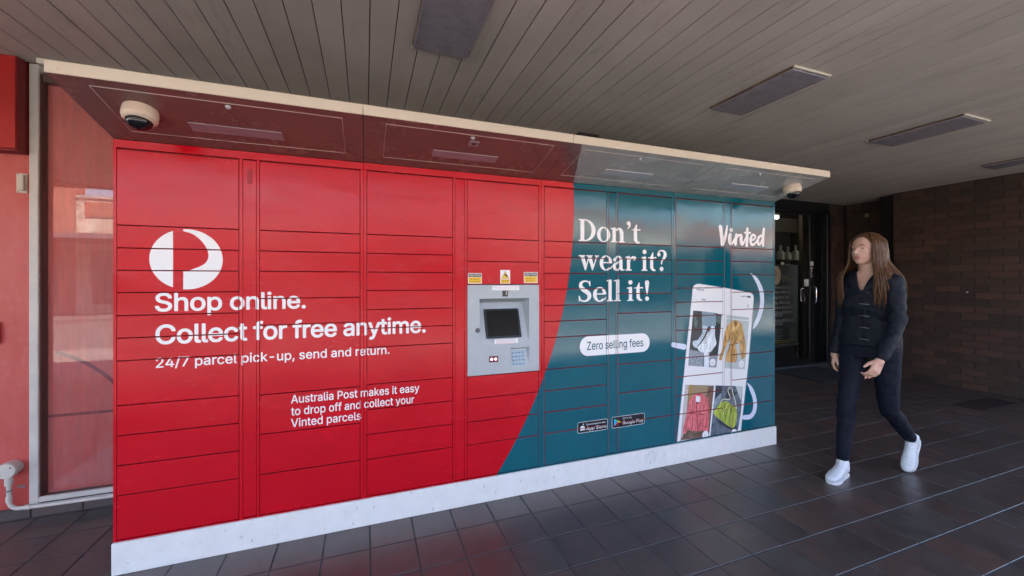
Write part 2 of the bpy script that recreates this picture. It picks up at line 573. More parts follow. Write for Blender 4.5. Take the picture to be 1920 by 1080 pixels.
def boxdata(x0, x1, y0, y1, z0, z1, b=0.0):
    """box with all twelve edges chamfered by b"""
    if b <= 0:
        v = [(x, y, z) for x in (x0, x1) for y in (y0, y1) for z in (z0, z1)]
        f = [(0, 1, 3, 2), (4, 6, 7, 5), (0, 4, 5, 1), (2, 3, 7, 6), (0, 2, 6, 4), (1, 5, 7, 3)]
        return v, f
    bm = bmesh.new()
    bmesh.ops.create_cube(bm, size=1)
    for vv in bm.verts:
        vv.co = Vector(((x0 + x1) / 2 + vv.co.x * (x1 - x0), (y0 + y1) / 2 + vv.co.y * (y1 - y0), (z0 + z1) / 2 + vv.co.z * (z1 - z0)))
    bmesh.ops.bevel(bm, geom=bm.edges[:], offset=b, segments=1, affect='EDGES')
    v = [tuple(q.co) for q in bm.verts]
    bm.verts.index_update()
    f = [tuple(q.index for q in fc.verts) for fc in bm.faces]
    bm.free()
    return v, f

def box(name, x0, x1, y0, y1, z0, z1, mat, parent=None, b=0.0, kind=None):
    v, f = boxdata(x0, x1, y0, y1, z0, z1, b)
    return mesh_obj(name, v, f, mat, parent, kind=kind)

def merge(parts):
    V, F = [], []
    for v, f in parts:
        o = len(V)
        V += list(v)
        F += [tuple(i + o for i in q) for q in f]
    return V, F

def tubedata(pts, rad, n=10, caps=True):
    pts = [Vector(p) for p in pts]
    rads = rad if isinstance(rad, (list, tuple)) else [rad] * len(pts)
    V, F = [], []
    prev = None
    for i, p in enumerate(pts):
        t = (pts[min(i + 1, len(pts) - 1)] - pts[max(i - 1, 0)]).normalized()
        if prev is None:
            a = t.orthogonal().normalized()
        else:
            a = (prev - t * prev.dot(t)).normalized()
        prev = a
        c = t.cross(a)
        for k in range(n):
            q = 2 * math.pi * k / n
            V.append(p + (a * math.cos(q) + c * math.sin(q)) * rads[i])
    for i in range(len(pts) - 1):
        for k in range(n):
            a0 = i * n + k
            a1 = i * n + (k + 1) % n
            F.append((a0, a1, a1 + n, a0 + n))
    if caps:
        F.append(tuple(range(n - 1, -1, -1)))
        F.append(tuple(range((len(pts) - 1) * n, len(pts) * n)))
    return V, F

def lathe(profile, n=28, axis=Vector((0, 0, 1)), origin=(0, 0, 0)):
    """profile: (radius, height) pairs turned round the axis"""
    axis = Vector(axis).normalized()
    a = axis.orthogonal().normalized()
    c = axis.cross(a)
    V, F = [], []
    for r_, h in profile:
        for k in range(n):
            q = 2 * math.pi * k / n
            V.append(Vector(origin) + axis * h + (a * math.cos(q) + c * math.sin(q)) * r_)
    for i in range(len(profile) - 1):
        for k in range(n):
            a0 = i * n + k
            a1 = i * n + (k + 1) % n
            F.append((a0, a1, a1 + n, a0 + n))
    F.append(tuple(range(n - 1, -1, -1)))
    F.append(tuple(range((len(profile) - 1) * n, len(profile) * n)))
    return V, F

def smooth_line(pts, k=5):
    """Catmull-Rom through tuples of any length"""
    if len(pts) < 3:
        return pts
    P = [pts[0]] + list(pts) + [pts[-1]]
    out = []
    for i in range(1, len(P) - 2):
        p0, p1, p2, p3 = P[i - 1:i + 3]
        for j in range(k):
            t = j / k
            out.append(tuple(0.5 * ((2 * b) + (-a + c) * t + (2 * a - 5 * b + 4 * c - d_) * t * t + (-a + 3 * b - 3 * c + d_) * t ** 3) for a, b, c, d_ in zip(p0, p1, p2, p3)))
    out.append(tuple(pts[-1]))
    return out

# ------------------------------------------------------------------ flat print: polygons in the (X, Z) plane
PR = []      # (material, layer, polygon) - convex pieces only

NUDGE = [0]
def nudge(layer):
    """each shape lies a few microns off its neighbours"""
    NUDGE[0] = (NUDGE[0] + 1) % 18
    return layer + 0.05 * NUDGE[0]

def pr_poly(mat, layer, pts):
    layer = nudge(layer)
    for q in fill_loops([list(pts)]):
        PR.append((mat, layer, q))

def pr_circle(mat, layer, x, z, r_, n=24):
    pr_poly(mat, layer, [(x + r_ * math.cos(2 * math.pi * k / n), z + r_ * math.sin(2 * math.pi * k / n)) for k in range(n)])

def ccw(lp):
    ar = sum(lp[i - 1][0] * lp[i][1] - lp[i][0] * lp[i - 1][1] for i in range(len(lp)))
    return lp if ar > 0 else lp[::-1]

def pr_stroke(mat, layer, pts, cap=True, k=5):
    p = smooth_line(pts, k)
    layer = nudge(layer)
    L, Rr = [], []
    for i, q in enumerate(p):
        a = p[max(i - 1, 0)]
        b = p[min(i + 1, len(p) - 1)]
        dx, dz = b[0] - a[0], b[1] - a[1]
        m_ = math.hypot(dx, dz) or 1
        nx, nz = -dz / m_ * q[2] / 2, dx / m_ * q[2] / 2
        L.append((q[0] + nx, q[1] + nz))
        Rr.append((q[0] - nx, q[1] - nz))
    loops = [ccw([L[i], L[i + 1], Rr[i + 1], Rr[i]]) for i in range(len(p) - 1)]
    for q in (p if cap else []):
        loops.append([(q[0] + q[2] / 2 * math.cos(2 * math.pi * a / 12), q[1] + q[2] / 2 * math.sin(2 * math.pi * a / 12)) for a in range(12)])
    for q in fill_loops(loops):
        PR.append((mat, layer, q))

def pr_rect(mat, layer, x0, z0, x1, z1):
    PR.append((mat, layer, [(x0, z0), (x1, z0), (x1, z1), (x0, z1)]))

def rounded(x0, z0, x1, z1, r_, n=6, shear=0.0):
    out = []
    for cx, cz, a0 in ((x1 - r_, z1 - r_, 0), (x0 + r_, z1 - r_, 90), (x0 + r_, z0 + r_, 180), (x1 - r_, z0 + r_, 270)):
        for k in range(n + 1):
            a = R(a0 + 90 * k / n)
            out.append((cx + r_ * math.cos(a), cz + r_ * math.sin(a)))
    return out

FONT = None
try:
    FONT = bpy.data.fonts.load(os.path.join(bpy.utils.system_resource('DATAFILES', path='fonts'), 'Inter.woff2'))
except Exception:
    FONT = None

def fill_loops(loops):
    """non-zero winding fill of closed loops, cut into horizontal trapezoids"""
    ed = []
    for lp in loops:
        for a, b in zip(lp, lp[1:] + lp[:1]):
            if a[1] != b[1]:
                ed.append((a, b, 1) if a[1] < b[1] else (b, a, -1))
    ys = sorted({round(p[1], 7) for lp in loops for p in lp})
    out = []
    for y0, y1 in zip(ys, ys[1:]):
        if y1 - y0 < 1e-7:
            continue
        ym = (y0 + y1) / 2
        cr = []
        for a, b, w_ in ed:
            if a[1] <= ym < b[1]:
                k = (b[0] - a[0]) / (b[1] - a[1])
                cr.append((a[0] + k * (ym - a[1]), a[0] + k * (y0 - a[1]), a[0] + k * (y1 - a[1]), w_))
        cr.sort()
        wn = 0
        for c in cr:
            if wn == 0:
                st = c
            wn += c[3]
            if wn == 0:
                q = [(st[1], y0), (c[1], y0), (c[2], y1), (st[2], y1)]
                if abs(q[0][0] - q[1][0]) < 1e-8:
                    q.pop(0)
                elif abs(q[2][0] - q[3][0]) < 1e-8:
                    q.pop(3)
                out.append(q)
    return out

def text_polys(s, space=1.0, res=3):
    """the glyph outlines of a line of text, filled; x runs 0..1 over the ink, y is in capital heights"""
    cu = bpy.data.curves.new('text', 'FONT')
    if FONT:
        cu.font = FONT
    cu.space_character = space
    def loops(body):
        cu.body = body
        o = bpy.data.objects.new('text', cu)
        COL.objects.link(o)
        bpy.context.view_layer.update()
        c2 = o.to_curve(bpy.context.evaluated_depsgraph_get())
        out = []
        for sp in c2.splines:
            lp = []
            if sp.type == 'BEZIER':
                bp = list(sp.bezier_points)
                for a, b in zip(bp, bp[1:] + bp[:1]):
                    p0, p1, p2, p3 = a.co, a.handle_right, b.handle_left, b.co
                    straight = abs((p1 - p0).cross(p3 - p0).z) < 1e-6 and abs((p2 - p0).cross(p3 - p0).z) < 1e-6
                    for k in range(1 if straight else res):
                        t = k / res
                        q = p0 * (1 - t) ** 3 + p1 * 3 * t * (1 - t) ** 2 + p2 * 3 * t * t * (1 - t) + p3 * t ** 3
                        lp.append((q.x, q.y))
            else:
                lp = [(p.co.x, p.co.y) for p in sp.points]
            if len(lp) > 2:
                out.append(lp)
        o.to_curve_clear()
        bpy.data.objects.remove(o)
        return out
    caph = max(y for lp in loops('H') for _, y in lp)
    lps = loops(s)
    bpy.data.curves.remove(cu)
    groups = []          # contours whose x ranges overlap belong to one letter
    for lp in lps:
        a, b = min(x for x, _ in lp), max(x for x, _ in lp)
        hit = [g_ for g_ in groups if g_[0] < b and g_[1] > a]
        for g_ in hit:
            groups.remove(g_)
            a, b, lp_ = min(a, g_[0]), max(b, g_[1]), g_[2]
            if isinstance(lp[0], tuple):
                lp = [lp]
            lp = lp + lp_
        if isinstance(lp[0], tuple):
            lp = [lp]
        groups.append((a, b, lp))
    ps = [q for g_ in groups for q in fill_loops(g_[2])]
    x0 = min(x for p in ps for x, _ in p)
    x1 = max(x for p in ps for x, _ in p)
    return [[((x - x0) / (x1 - x0), y / caph) for x, y in p] for p in ps]

def pr_text(mat, layer, s, x0, x1, z, cap, bold=0.0, space=1.0, z1=None, res=2):
    """text whose ink runs from x0 to x1 on baseline z with the given capital height"""
    base = text_polys(s, space, res)
    e = bold / 0.5087 * cap        # stroke growth: the face overprinted a hair off in eight directions
    n = 1 if e <= 0 else (8 if cap > 0.03 else 4)
    for k in range(n):
        q = 2 * math.pi * (k + 0.5) / n
        ox, oz = (e * math.cos(q), e * math.sin(q)) if e > 0 else (0, 0)
        for p in base:
            PR.append((mat, layer + 0.06 * k, [(x0 + ox + u * (x1 - x0), z + oz + v * cap) for u, v in p]))

def clip(poly, x0, x1, z0, z1):
    for ax, lim, sgn in ((0, x0, 1), (0, x1, -1), (1, z0, 1), (1, z1, -1)):
        out = []
        for i, p in enumerate(poly):
            q = poly[i - 1]
            dp, dq = (p[ax] - lim) * sgn, (q[ax] - lim) * sgn
            if (dp >= 0) != (dq >= 0):
                t = dq / (dq - dp)
                out.append((q[0] + (p[0] - q[0]) * t, q[1] + (p[1] - q[1]) * t))
            if dp >= 0:
                out.append(p)
        poly = out
        if len(poly) < 3:
            return None
    return poly

def apply_print(owner, rect, y, name='printed_graphic', src=None):
    x0, x1, z0, z1 = rect
    V, F, FM, ms = [], [], [], []
    for mat, layer, poly in PR:
        a = poly[0]
        if a[0] < x0 - 0.75 or a[0] > x1 + 0.75 or a[1] < z0 - 1.2 or a[1] > z1 + 1.2:
            continue
        xs = [p[0] for p in poly]
        if max(xs) < x0 or min(xs) > x1:
            continue
        zs = [p[1] for p in poly]
        if max(zs) < z0 or min(zs) > z1:
            continue
        c = clip(poly, x0, x1, z0, z1)
        if not c:
            continue
        ar = sum(c[i - 1][0] * c[i][1] - c[i][0] * c[i - 1][1] for i in range(len(c)))
        if abs(ar) < 1e-10:
            continue
        if ar < 0:
            c = c[::-1]
        if 'print_' + mat not in ms:
            ms.append('print_' + mat)
        o = len(V)
        V += [(px, y - 0.0004 - 0.00009 * layer, pz) for px, pz in c]
        F.append(tuple(range(o, o + len(c))))
        FM.append(ms.index('print_' + mat))
    if F:
        return mesh_obj(name, V, F, ms, owner, fm=FM)

# printed artwork measured on the locker plane: kind, ink, layer, (X, Z[, width]) points
ART = [
('s','white',2,[(2.589,1.768,0.038),(2.603,1.691,0.0368),(2.607,1.636,0.034)]),
('s','white',2,[(2.659,1.779,0.0152),(2.642,1.705,0.0288),(2.615,1.64,0.03)]),
('s','white',2,[(2.692,1.712,0.034),(2.686,1.679,0.0368),(2.692,1.645,0.0312),(2.716,1.651,0.02),(2.737,1.684,0.0128)]),
('s','white',2,[(2.756,1.713,0.0288),(2.747,1.672,0.0328),(2.746,1.641,0.0288)]),
('s','white',2,[(2.751,1.678,0.0152),(2.777,1.71,0.0184),(2.806,1.71,0.0288),(2.806,1.674,0.0328),(2.816,1.644,0.0288),(2.838,1.662,0.016),(2.853,1.695,0.0112)]),
('s','white',2,[(2.873,1.767,0.0272),(2.87,1.701,0.0328),(2.867,1.634,0.0272)]),
('s','white',2,[(2.845,1.735,0.0136),(2.875,1.736,0.0192),(2.907,1.736,0.0152)]),
('s','white',2,[(2.916,1.676,0.016),(2.951,1.689,0.0176),(2.96,1.713,0.02),(2.931,1.72,0.0224),(2.909,1.684,0.0288),(2.92,1.644,0.0248),(2.953,1.65,0.0184),(2.984,1.683,0.0128)]),
('s','white',2,[(3.028,1.72,0.0184),(2.995,1.697,0.0232),(2.993,1.653,0.0256),(3.019,1.654,0.02),(3.044,1.702,0.0152)]),
('s','white',2,[(3.056,1.773,0.0264),(3.046,1.695,0.0304),(3.048,1.641,0.0264)]),
('c','white',2,(2.701,1.75,0.0168)),
('p','white',2,[(-0.863,1.5904),(-0.8723,1.5863),(-0.8812,1.5815),(-0.8899,1.5761),(-0.8981,1.5702),(-0.9059,1.5636),(-0.9132,1.5566),(-0.92,1.549),(-0.9262,1.541),(-0.9319,1.5326),(-0.937,1.5238),(-0.9414,1.5147),(-0.9452,1.5053),(-0.9484,1.4956),(-0.9508,1.4858),(-0.9526,1.4757),(-0.9536,1.4656),(-0.954,1.4555),(-0.9536,1.4454),(-0.9526,1.4353),(-0.9508,1.4252),(-0.9484,1.4154),(-0.9452,1.4057),(-0.9414,1.3963),(-0.937,1.3872),(-0.9319,1.3784),(-0.9262,1.37),(-0.92,1.362),(-0.9132,1.3544),(-0.9059,1.3474),(-0.8981,1.3408),(-0.8899,1.3349),(-0.8813,1.3295),(-0.8723,1.3247),(-0.863,1.3206)]),
('p','white',2,[(-0.823,1.6003),(-0.8186,1.6006),(-0.806,1.601),(-0.7933,1.6002),(-0.7807,1.5983),(-0.7684,1.5954),(-0.7564,1.5913),(-0.7447,1.5863),(-0.7336,1.5802),(-0.723,1.5732),(-0.713,1.5653),(-0.7038,1.5566),(-0.6954,1.5471),(-0.6879,1.5369),(-0.6812,1.526),(-0.6756,1.5147),(-0.6709,1.5029),(-0.6673,1.4907),(-0.6648,1.4783),(-0.6634,1.4656),(-0.663,1.453),(-0.6638,1.4403),(-0.6657,1.4277),(-0.6686,1.4154),(-0.6727,1.4034),(-0.6777,1.3917),(-0.6838,1.3806),(-0.6908,1.37),(-0.6987,1.36),(-0.7074,1.3508),(-0.7169,1.3424),(-0.7271,1.3349),(-0.738,1.3282),(-0.7493,1.3226),(-0.7611,1.3179),(-0.7733,1.3143),(-0.7857,1.3118),(-0.7984,1.3104),(-0.811,1.31),(-0.823,1.3107),(-0.823,1.398),(-0.8168,1.3984),(-0.8123,1.3989),(-0.8071,1.3998),(-0.802,1.401),(-0.7972,1.4028),(-0.7924,1.405),(-0.7873,1.4075),(-0.782,1.41),(-0.7762,1.4125),(-0.7701,1.4151),(-0.764,1.4179),(-0.758,1.421),(-0.7521,1.4246),(-0.7462,1.4284),(-0.7407,1.4326),(-0.736,1.437),(-0.7323,1.4416),(-0.7293,1.4465),(-0.7269,1.4516),(-0.725,1.457),(-0.7234,1.4626),(-0.7223,1.4683),(-0.7218,1.4744),(-0.722,1.481),(-0.723,1.4883),(-0.7247,1.4961),(-0.727,1.5041),(-0.73,1.512),(-0.7336,1.5199),(-0.7379,1.5278),(-0.7428,1.5356),(-0.748,1.543),(-0.7538,1.5501),(-0.7601,1.557),(-0.7666,1.5634),(-0.773,1.569),(-0.7792,1.5737),(-0.7855,1.5777),(-0.7918,1.5811),(-0.798,1.584),(-0.8048,1.5865),(-0.8121,1.5884),(-0.8185,1.5899),(-0.823,1.591)]),
('p','white',2,[(2.313,1.262),(2.316,1.291),(2.329,1.312),(2.349,1.322),(2.375,1.326),(2.623,1.294),(2.88,1.255),(2.912,1.248),(2.933,1.232),(2.939,1.207),(2.88,0.688),(2.797,0.147),(2.77,0.093),(2.161,0.1)]),
('p','phone_edge',1,[(2.308,1.266),(2.311,1.295),(2.324,1.316),(2.344,1.326),(2.37,1.33),(2.628,1.298),(2.885,1.259),(2.918,1.252),(2.939,1.236),(2.944,1.211),(2.885,0.688),(2.803,0.146),(2.775,0.092),(2.156,0.101)]),
('s','pale_blue',2,[(2.91,1.412,0.0054),(2.965,1.367,0.0324),(3.014,1.297,0.0432),(3.035,1.226,0.045),(3.031,1.142,0.045),(3.0,1.058,0.045),(2.96,0.997,0.036),(2.937,0.966,0.009)]),
('s','pale_blue',2,[(2.876,0.529,0.0072),(2.918,0.476,0.036),(2.956,0.389,0.0396),(2.952,0.306,0.0414),(2.908,0.26,0.0396),(2.836,0.261,0.036)]),
('s','pale_blue',2,[(2.127,0.88,0.036),(2.232,0.858,0.0432)]),
('s','ui_grey',3,[(2.349,1.212,0.0036),(2.343,1.207,0.0036),(2.349,1.2,0.0036)]),
('s','ui_grey',3,[(2.405,1.209,0.0126),(2.434,1.206,0.0126)]),
('s','ui_grey',3,[(2.354,1.287,0.0126),(2.419,1.28,0.0126)]),
('s','ui_grey',3,[(2.805,1.227,0.009),(2.833,1.226,0.0108)]),
('s','ui_grey',3,[(2.842,1.228,0.009),(2.861,1.225,0.009)]),
('s','ui_dark',3,[(2.876,1.224,0.0144),(2.904,1.22,0.0144)]),
('s','ui_grey',3,[(2.88,1.156,0.0126),(2.883,1.137,0.0126)]),
('p','leaf_dark',3,[(2.317,1.127),(2.402,1.12),(2.54,1.102),(2.6,1.087),(2.589,0.961),(2.563,0.783),(2.545,0.681),(2.409,0.698),(2.27,0.716),(2.276,0.792),(2.298,0.955)]),
('p','sky_grey',4,[(2.402,1.12),(2.52,1.105),(2.546,1.087),(2.54,1.003),(2.488,1.0),(2.402,0.996)]),
('p','leaf_mid',4,[(2.321,1.079),(2.349,1.083),(2.361,1.029),(2.343,0.991),(2.327,1.011)]),
('p','leaf_mid',4,[(2.553,1.087),(2.599,1.071),(2.592,1.011),(2.546,1.028)]),
('p','gravel',4,[(2.279,0.836),(2.337,0.824),(2.418,0.8),(2.409,0.698),(2.27,0.716)]),
('p','gravel',4,[(2.469,0.779),(2.56,0.774),(2.545,0.681),(2.466,0.689)]),
('p','boot_white',5,[(2.421,0.802),(2.475,0.796),(2.469,0.688),(2.421,0.695)]),
('s','ui_grey',6,[(2.432,0.797,0.0026),(2.428,0.699,0.0026)]),
('p','boot_shade',5,[(2.41,1.006),(2.456,1.001),(2.456,0.942),(2.418,0.9),(2.361,0.845),(2.327,0.854),(2.312,0.877),(2.321,0.898),(2.361,0.903),(2.396,0.94),(2.407,0.969)]),
('p','boot_white',6,[(2.49,0.998),(2.528,0.998),(2.533,0.924),(2.547,0.874),(2.54,0.854),(2.519,0.831),(2.488,0.804),(2.437,0.8),(2.387,0.812),(2.363,0.833),(2.365,0.857),(2.412,0.901),(2.456,0.947),(2.485,0.976)]),
('s','leaf_dark',7,[(2.456,0.987,0.0092),(2.447,0.953,0.0145),(2.412,0.901,0.0132),(2.361,0.854,0.0066)]),
('s','ui_dark',8,[(2.472,0.976,0.004),(2.491,0.963,0.004)]),
('s','ui_dark',8,[(2.463,0.96,0.004),(2.483,0.948,0.004)]),
('s','ui_dark',8,[(2.454,0.944,0.004),(2.475,0.932,0.004)]),
('s','ui_dark',8,[(2.445,0.927,0.004),(2.466,0.917,0.004)]),
('s','ui_dark',8,[(2.436,0.911,0.004),(2.458,0.902,0.004)]),
('s','ui_dark',8,[(2.428,0.895,0.004),(2.45,0.886,0.004)]),
('s','ui_dark',8,[(2.419,0.879,0.004),(2.442,0.871,0.004)]),
('s','ui_dark',7,[(2.402,0.96,0.0033),(2.421,0.953,0.0033)]),
('s','ui_dark',7,[(2.397,0.946,0.0033),(2.414,0.939,0.0033)]),
('s','ui_dark',7,[(2.391,0.933,0.0033),(2.407,0.924,0.0033)]),
('s','ui_dark',7,[(2.385,0.919,0.0033),(2.4,0.91,0.0033)]),
('s','ui_dark',7,[(2.38,0.906,0.0033),(2.393,0.896,0.0033)]),
('p','coat_bg',3,[(2.652,1.083),(2.89,1.057),(2.878,0.907),(2.843,0.643),(2.633,0.669),(2.645,0.868)]),
('s','white',4,[(2.655,1.056,0.0053),(2.888,1.03,0.0053)]),
('p','coat_tan',5,[(2.669,1.008),(2.635,0.949),(2.615,0.87),(2.605,0.821),(2.573,0.75),(2.582,0.736),(2.602,0.738),(2.632,0.809),(2.672,0.877),(2.679,0.942)]),
('p','coat_tan',5,[(2.811,0.998),(2.834,0.935),(2.853,0.837),(2.85,0.745),(2.822,0.731),(2.805,0.737),(2.784,0.851),(2.787,0.937)]),
('p','coat_tan',6,[(2.679,1.018),(2.719,1.035),(2.743,1.041),(2.78,1.027),(2.818,0.995),(2.818,0.926),(2.78,0.861),(2.743,0.843),(2.763,0.781),(2.753,0.713),(2.719,0.708),(2.669,0.714),(2.639,0.738),(2.679,0.841),(2.689,0.866),(2.66,0.933),(2.657,0.983)]),
('p','coat_dark',7,[(2.719,1.024),(2.733,1.032),(2.763,1.022),(2.76,1.0),(2.738,0.99)]),
('p','coat_light',8,[(2.692,1.022),(2.723,1.031),(2.736,0.973),(2.712,0.953),(2.689,0.957),(2.68,0.998)]),
('p','coat_light',8,[(2.774,1.022),(2.793,1.008),(2.787,0.981),(2.76,0.956),(2.738,0.972)]),
('s','coat_dark',9,[(2.719,0.95,0.0066),(2.739,0.884,0.0092),(2.712,0.84,0.0053)]),
('s','coat_dark',9,[(2.679,0.846,0.0079),(2.767,0.857,0.0079)]),
('s','coat_dark',9,[(2.712,0.845,0.0106),(2.706,0.774,0.0092),(2.709,0.721,0.0066)]),
('s','coat_dark',9,[(2.777,0.928,0.0053),(2.746,0.868,0.0079)]),
('s','coat_dark',9,[(2.685,0.917,0.004),(2.665,0.867,0.0053)]),
('s','coat_dark',9,[(2.822,0.936,0.004),(2.829,0.807,0.0053),(2.822,0.741,0.0026)]),
('s','coat_dark',9,[(2.645,0.929,0.004),(2.625,0.819,0.004)]),
('c','white',9,(2.508,0.723,0.029)),
('s','ui_grey',10,[(2.497,0.725,0.0033),(2.508,0.715,0.0033),(2.518,0.724,0.0033)]),
('c','white',9,(2.806,0.689,0.029)),
('s','ui_grey',10,[(2.795,0.692,0.0033),(2.806,0.681,0.0033),(2.817,0.69,0.0033)]),
('p','wood_brown',3,[(2.243,0.574),(2.311,0.568),(2.398,0.555),(2.524,0.543),(2.51,0.44),(2.486,0.26),(2.471,0.149),(2.398,0.154),(2.221,0.165),(2.196,0.164),(2.215,0.355),(2.235,0.49)]),
('p','wall_tan',4,[(2.274,0.571),(2.462,0.551),(2.453,0.491),(2.439,0.465),(2.277,0.464)]),
('p','wood_yellow',5,[(2.28,0.57),(2.311,0.567),(2.306,0.506),(2.274,0.349),(2.263,0.35)]),
('p','hall_pale',4,[(2.243,0.574),(2.276,0.571),(2.257,0.377),(2.232,0.225),(2.199,0.168),(2.215,0.355)]),
('s','wood_yellow',5,[(2.255,0.548,0.005),(2.474,0.523,0.005)]),
('s','rust_red',5,[(2.492,0.506,0.0062),(2.48,0.388,0.0087),(2.462,0.263,0.005)]),
('p','pink_shell',6,[(2.29,0.463),(2.274,0.429),(2.252,0.351),(2.221,0.253),(2.222,0.213),(2.249,0.218),(2.269,0.26),(2.29,0.347),(2.311,0.416)]),
('p','pink_shell',6,[(2.45,0.46),(2.463,0.436),(2.473,0.353),(2.469,0.235),(2.453,0.196),(2.421,0.205),(2.414,0.242),(2.43,0.34),(2.427,0.426)]),
('p','pink_shell',7,[(2.29,0.463),(2.337,0.493),(2.369,0.499),(2.409,0.489),(2.456,0.45),(2.453,0.391),(2.436,0.33),(2.427,0.236),(2.392,0.21),(2.311,0.223),(2.274,0.235),(2.27,0.269),(2.29,0.356)]),
('p','white',8,[(2.344,0.482),(2.387,0.473),(2.383,0.433),(2.366,0.431),(2.341,0.442)]),
('p','pink_dark',9,[(2.36,0.489),(2.377,0.496),(2.392,0.479),(2.372,0.485)]),
('p','pink_dark',9,[(2.337,0.439),(2.366,0.431),(2.386,0.432),(2.372,0.419),(2.351,0.42)]),
('s','pink_dark',9,[(2.351,0.42,0.0062),(2.354,0.321,0.0074),(2.357,0.222,0.005)]),
('s','pink_dark',9,[(2.29,0.354,0.0087),(2.328,0.354,0.0074),(2.34,0.341,0.0062)]),
('s','pink_dark',9,[(2.369,0.344,0.0074),(2.415,0.332,0.0087)]),
('s','pink_dark',9,[(2.311,0.447,0.0037),(2.311,0.371,0.005)]),
('s','pink_dark',9,[(2.409,0.459,0.0037),(2.415,0.368,0.005)]),
('s','pink_dark',9,[(2.392,0.308,0.0037),(2.38,0.228,0.005)]),
('s','pink_dark',9,[(2.311,0.309,0.0037),(2.306,0.238,0.005)]),
('s','pink_dark',9,[(2.269,0.332,0.0037),(2.243,0.228,0.0037)]),
('s','pink_dark',9,[(2.45,0.378,0.0031),(2.441,0.221,0.005)]),
('s','pink_dark',9,[(2.328,0.481,0.0037),(2.34,0.44,0.0037)]),
('s','pink_light',9,[(2.303,0.443,0.005),(2.3,0.381,0.005)]),
('s','pink_light',9,[(2.401,0.406,0.0062),(2.398,0.352,0.005)]),
('s','pink_light',9,[(2.323,0.303,0.0062),(2.32,0.245,0.005)]),
('p','slate',3,[(2.539,0.543),(2.73,0.521),(2.823,0.509),(2.805,0.306),(2.767,0.151),(2.63,0.15),(2.483,0.147),(2.51,0.34),(2.53,0.461)]),
('p','slate_light',4,[(2.533,0.456),(2.6,0.477),(2.582,0.405),(2.521,0.357),(2.51,0.321),(2.515,0.385)]),
('p','slate_dark',4,[(2.539,0.542),(2.606,0.534),(2.6,0.481),(2.533,0.438)]),
('p','slate_dark',4,[(2.655,0.504),(2.767,0.465),(2.73,0.441),(2.686,0.427),(2.637,0.427)]),
('p','slate_dark',4,[(2.545,0.29),(2.667,0.215),(2.761,0.198),(2.748,0.158),(2.667,0.192),(2.57,0.25)]),
('p','wall_pale',4,[(2.748,0.519),(2.823,0.509),(2.804,0.396),(2.774,0.46)]),
('s','slate_dark',4,[(2.51,0.257,0.0037),(2.545,0.18,0.0062),(2.515,0.156,0.0037)]),
('s','strap_cream',6,[(2.582,0.391,0.0087),(2.6,0.422,0.0087),(2.637,0.427,0.0087),(2.674,0.419,0.0087),(2.691,0.435,0.0087),(2.677,0.465,0.0087),(2.666,0.494,0.0087),(2.686,0.513,0.0087),(2.71,0.499,0.0087),(2.72,0.456,0.0087),(2.739,0.412,0.0087),(2.75,0.369,0.0087),(2.755,0.33,0.0074)]),
('p','bag_green',7,[(2.6,0.408),(2.649,0.409),(2.698,0.381),(2.755,0.338),(2.76,0.264),(2.748,0.219),(2.72,0.192),(2.667,0.215),(2.582,0.276),(2.523,0.32),(2.524,0.347),(2.57,0.388)]),
('s','bag_dark',8,[(2.649,0.398,0.005),(2.606,0.352,0.0074),(2.582,0.295,0.0037)]),
('s','bag_dark',8,[(2.68,0.376,0.005),(2.649,0.305,0.0087),(2.637,0.251,0.0037)]),
('s','bag_dark',8,[(2.705,0.359,0.005),(2.686,0.282,0.0074),(2.686,0.217,0.0037)]),
('s','bag_dark',8,[(2.73,0.343,0.0037),(2.72,0.269,0.0062),(2.717,0.204,0.0031)]),
('s','bag_dark',8,[(2.606,0.384,0.0037),(2.557,0.343,0.005)]),
('s','bag_light',8,[(2.661,0.387,0.0037),(2.627,0.335,0.0062),(2.612,0.291,0.0031)]),
('s','bag_light',8,[(2.692,0.365,0.0037),(2.667,0.303,0.0062)]),
('s','bag_light',8,[(2.742,0.313,0.0037),(2.736,0.248,0.005)]),
('c','white',9,(2.436,0.175,0.031)),
('s','ui_grey',10,[(2.425,0.178,0.0037),(2.436,0.167,0.0037),(2.446,0.175,0.0037)]),
('c','white',9,(2.73,0.151,0.031)),
('s','ui_grey',10,[(2.718,0.154,0.0037),(2.73,0.143,0.0037),(2.741,0.151,0.0037)])]

def art_to_print():
    for a in ART:
        if a[0] == 'p':
            pts = a[3]
            if a[1] in ('coat_tan', 'coat_light', 'pink_shell', 'bag_green', 'boot_white', 'boot_shade') and len(pts) > 5:
                m_ = len(pts)       # garments have soft outlines
                big = smooth_line([tuple(pts[(i - 2) % m_]) for i in range(m_ + 5)], 3)
                pts = big[6:6 + 3 * m_]
            pr_poly(a[1], a[2], pts)
        elif a[0] == 's':
            pr_stroke(a[1], a[2], a[3])
        else:
            pr_circle(a[1], a[2], a[3][0], a[3][1], a[3][2] if a[3][2] < 0.1 else 0.02)

# serif letters, drawn as stems, serifs and swelling bowls; capital height 1
def g_rect(x0, z0, x1, z1):
    return [[(x0, z0), (x1, z0), (x1, z1), (x0, z1)]]

def g_ring(cx, cz, ro, ri, a0, a1, icx=None, icz=None, n=22):
    icx = cx if icx is None else icx
    icz = cz if icz is None else icz
    out = []
    for k in range(n):
        q0, q1 = R(a0 + (a1 - a0) * k / n), R(a0 + (a1 - a0) * (k + 1) / n)
        out.append([(cx + ro[0] * math.cos(q0), cz + ro[1] * math.sin(q0)), (cx + ro[0] * math.cos(q1), cz + ro[1] * math.sin(q1)),
                    (icx + ri[0] * math.cos(q1), icz + ri[1] * math.sin(q1)), (icx + ri[0] * math.cos(q0), icz + ri[1] * math.sin(q0))])
    return out

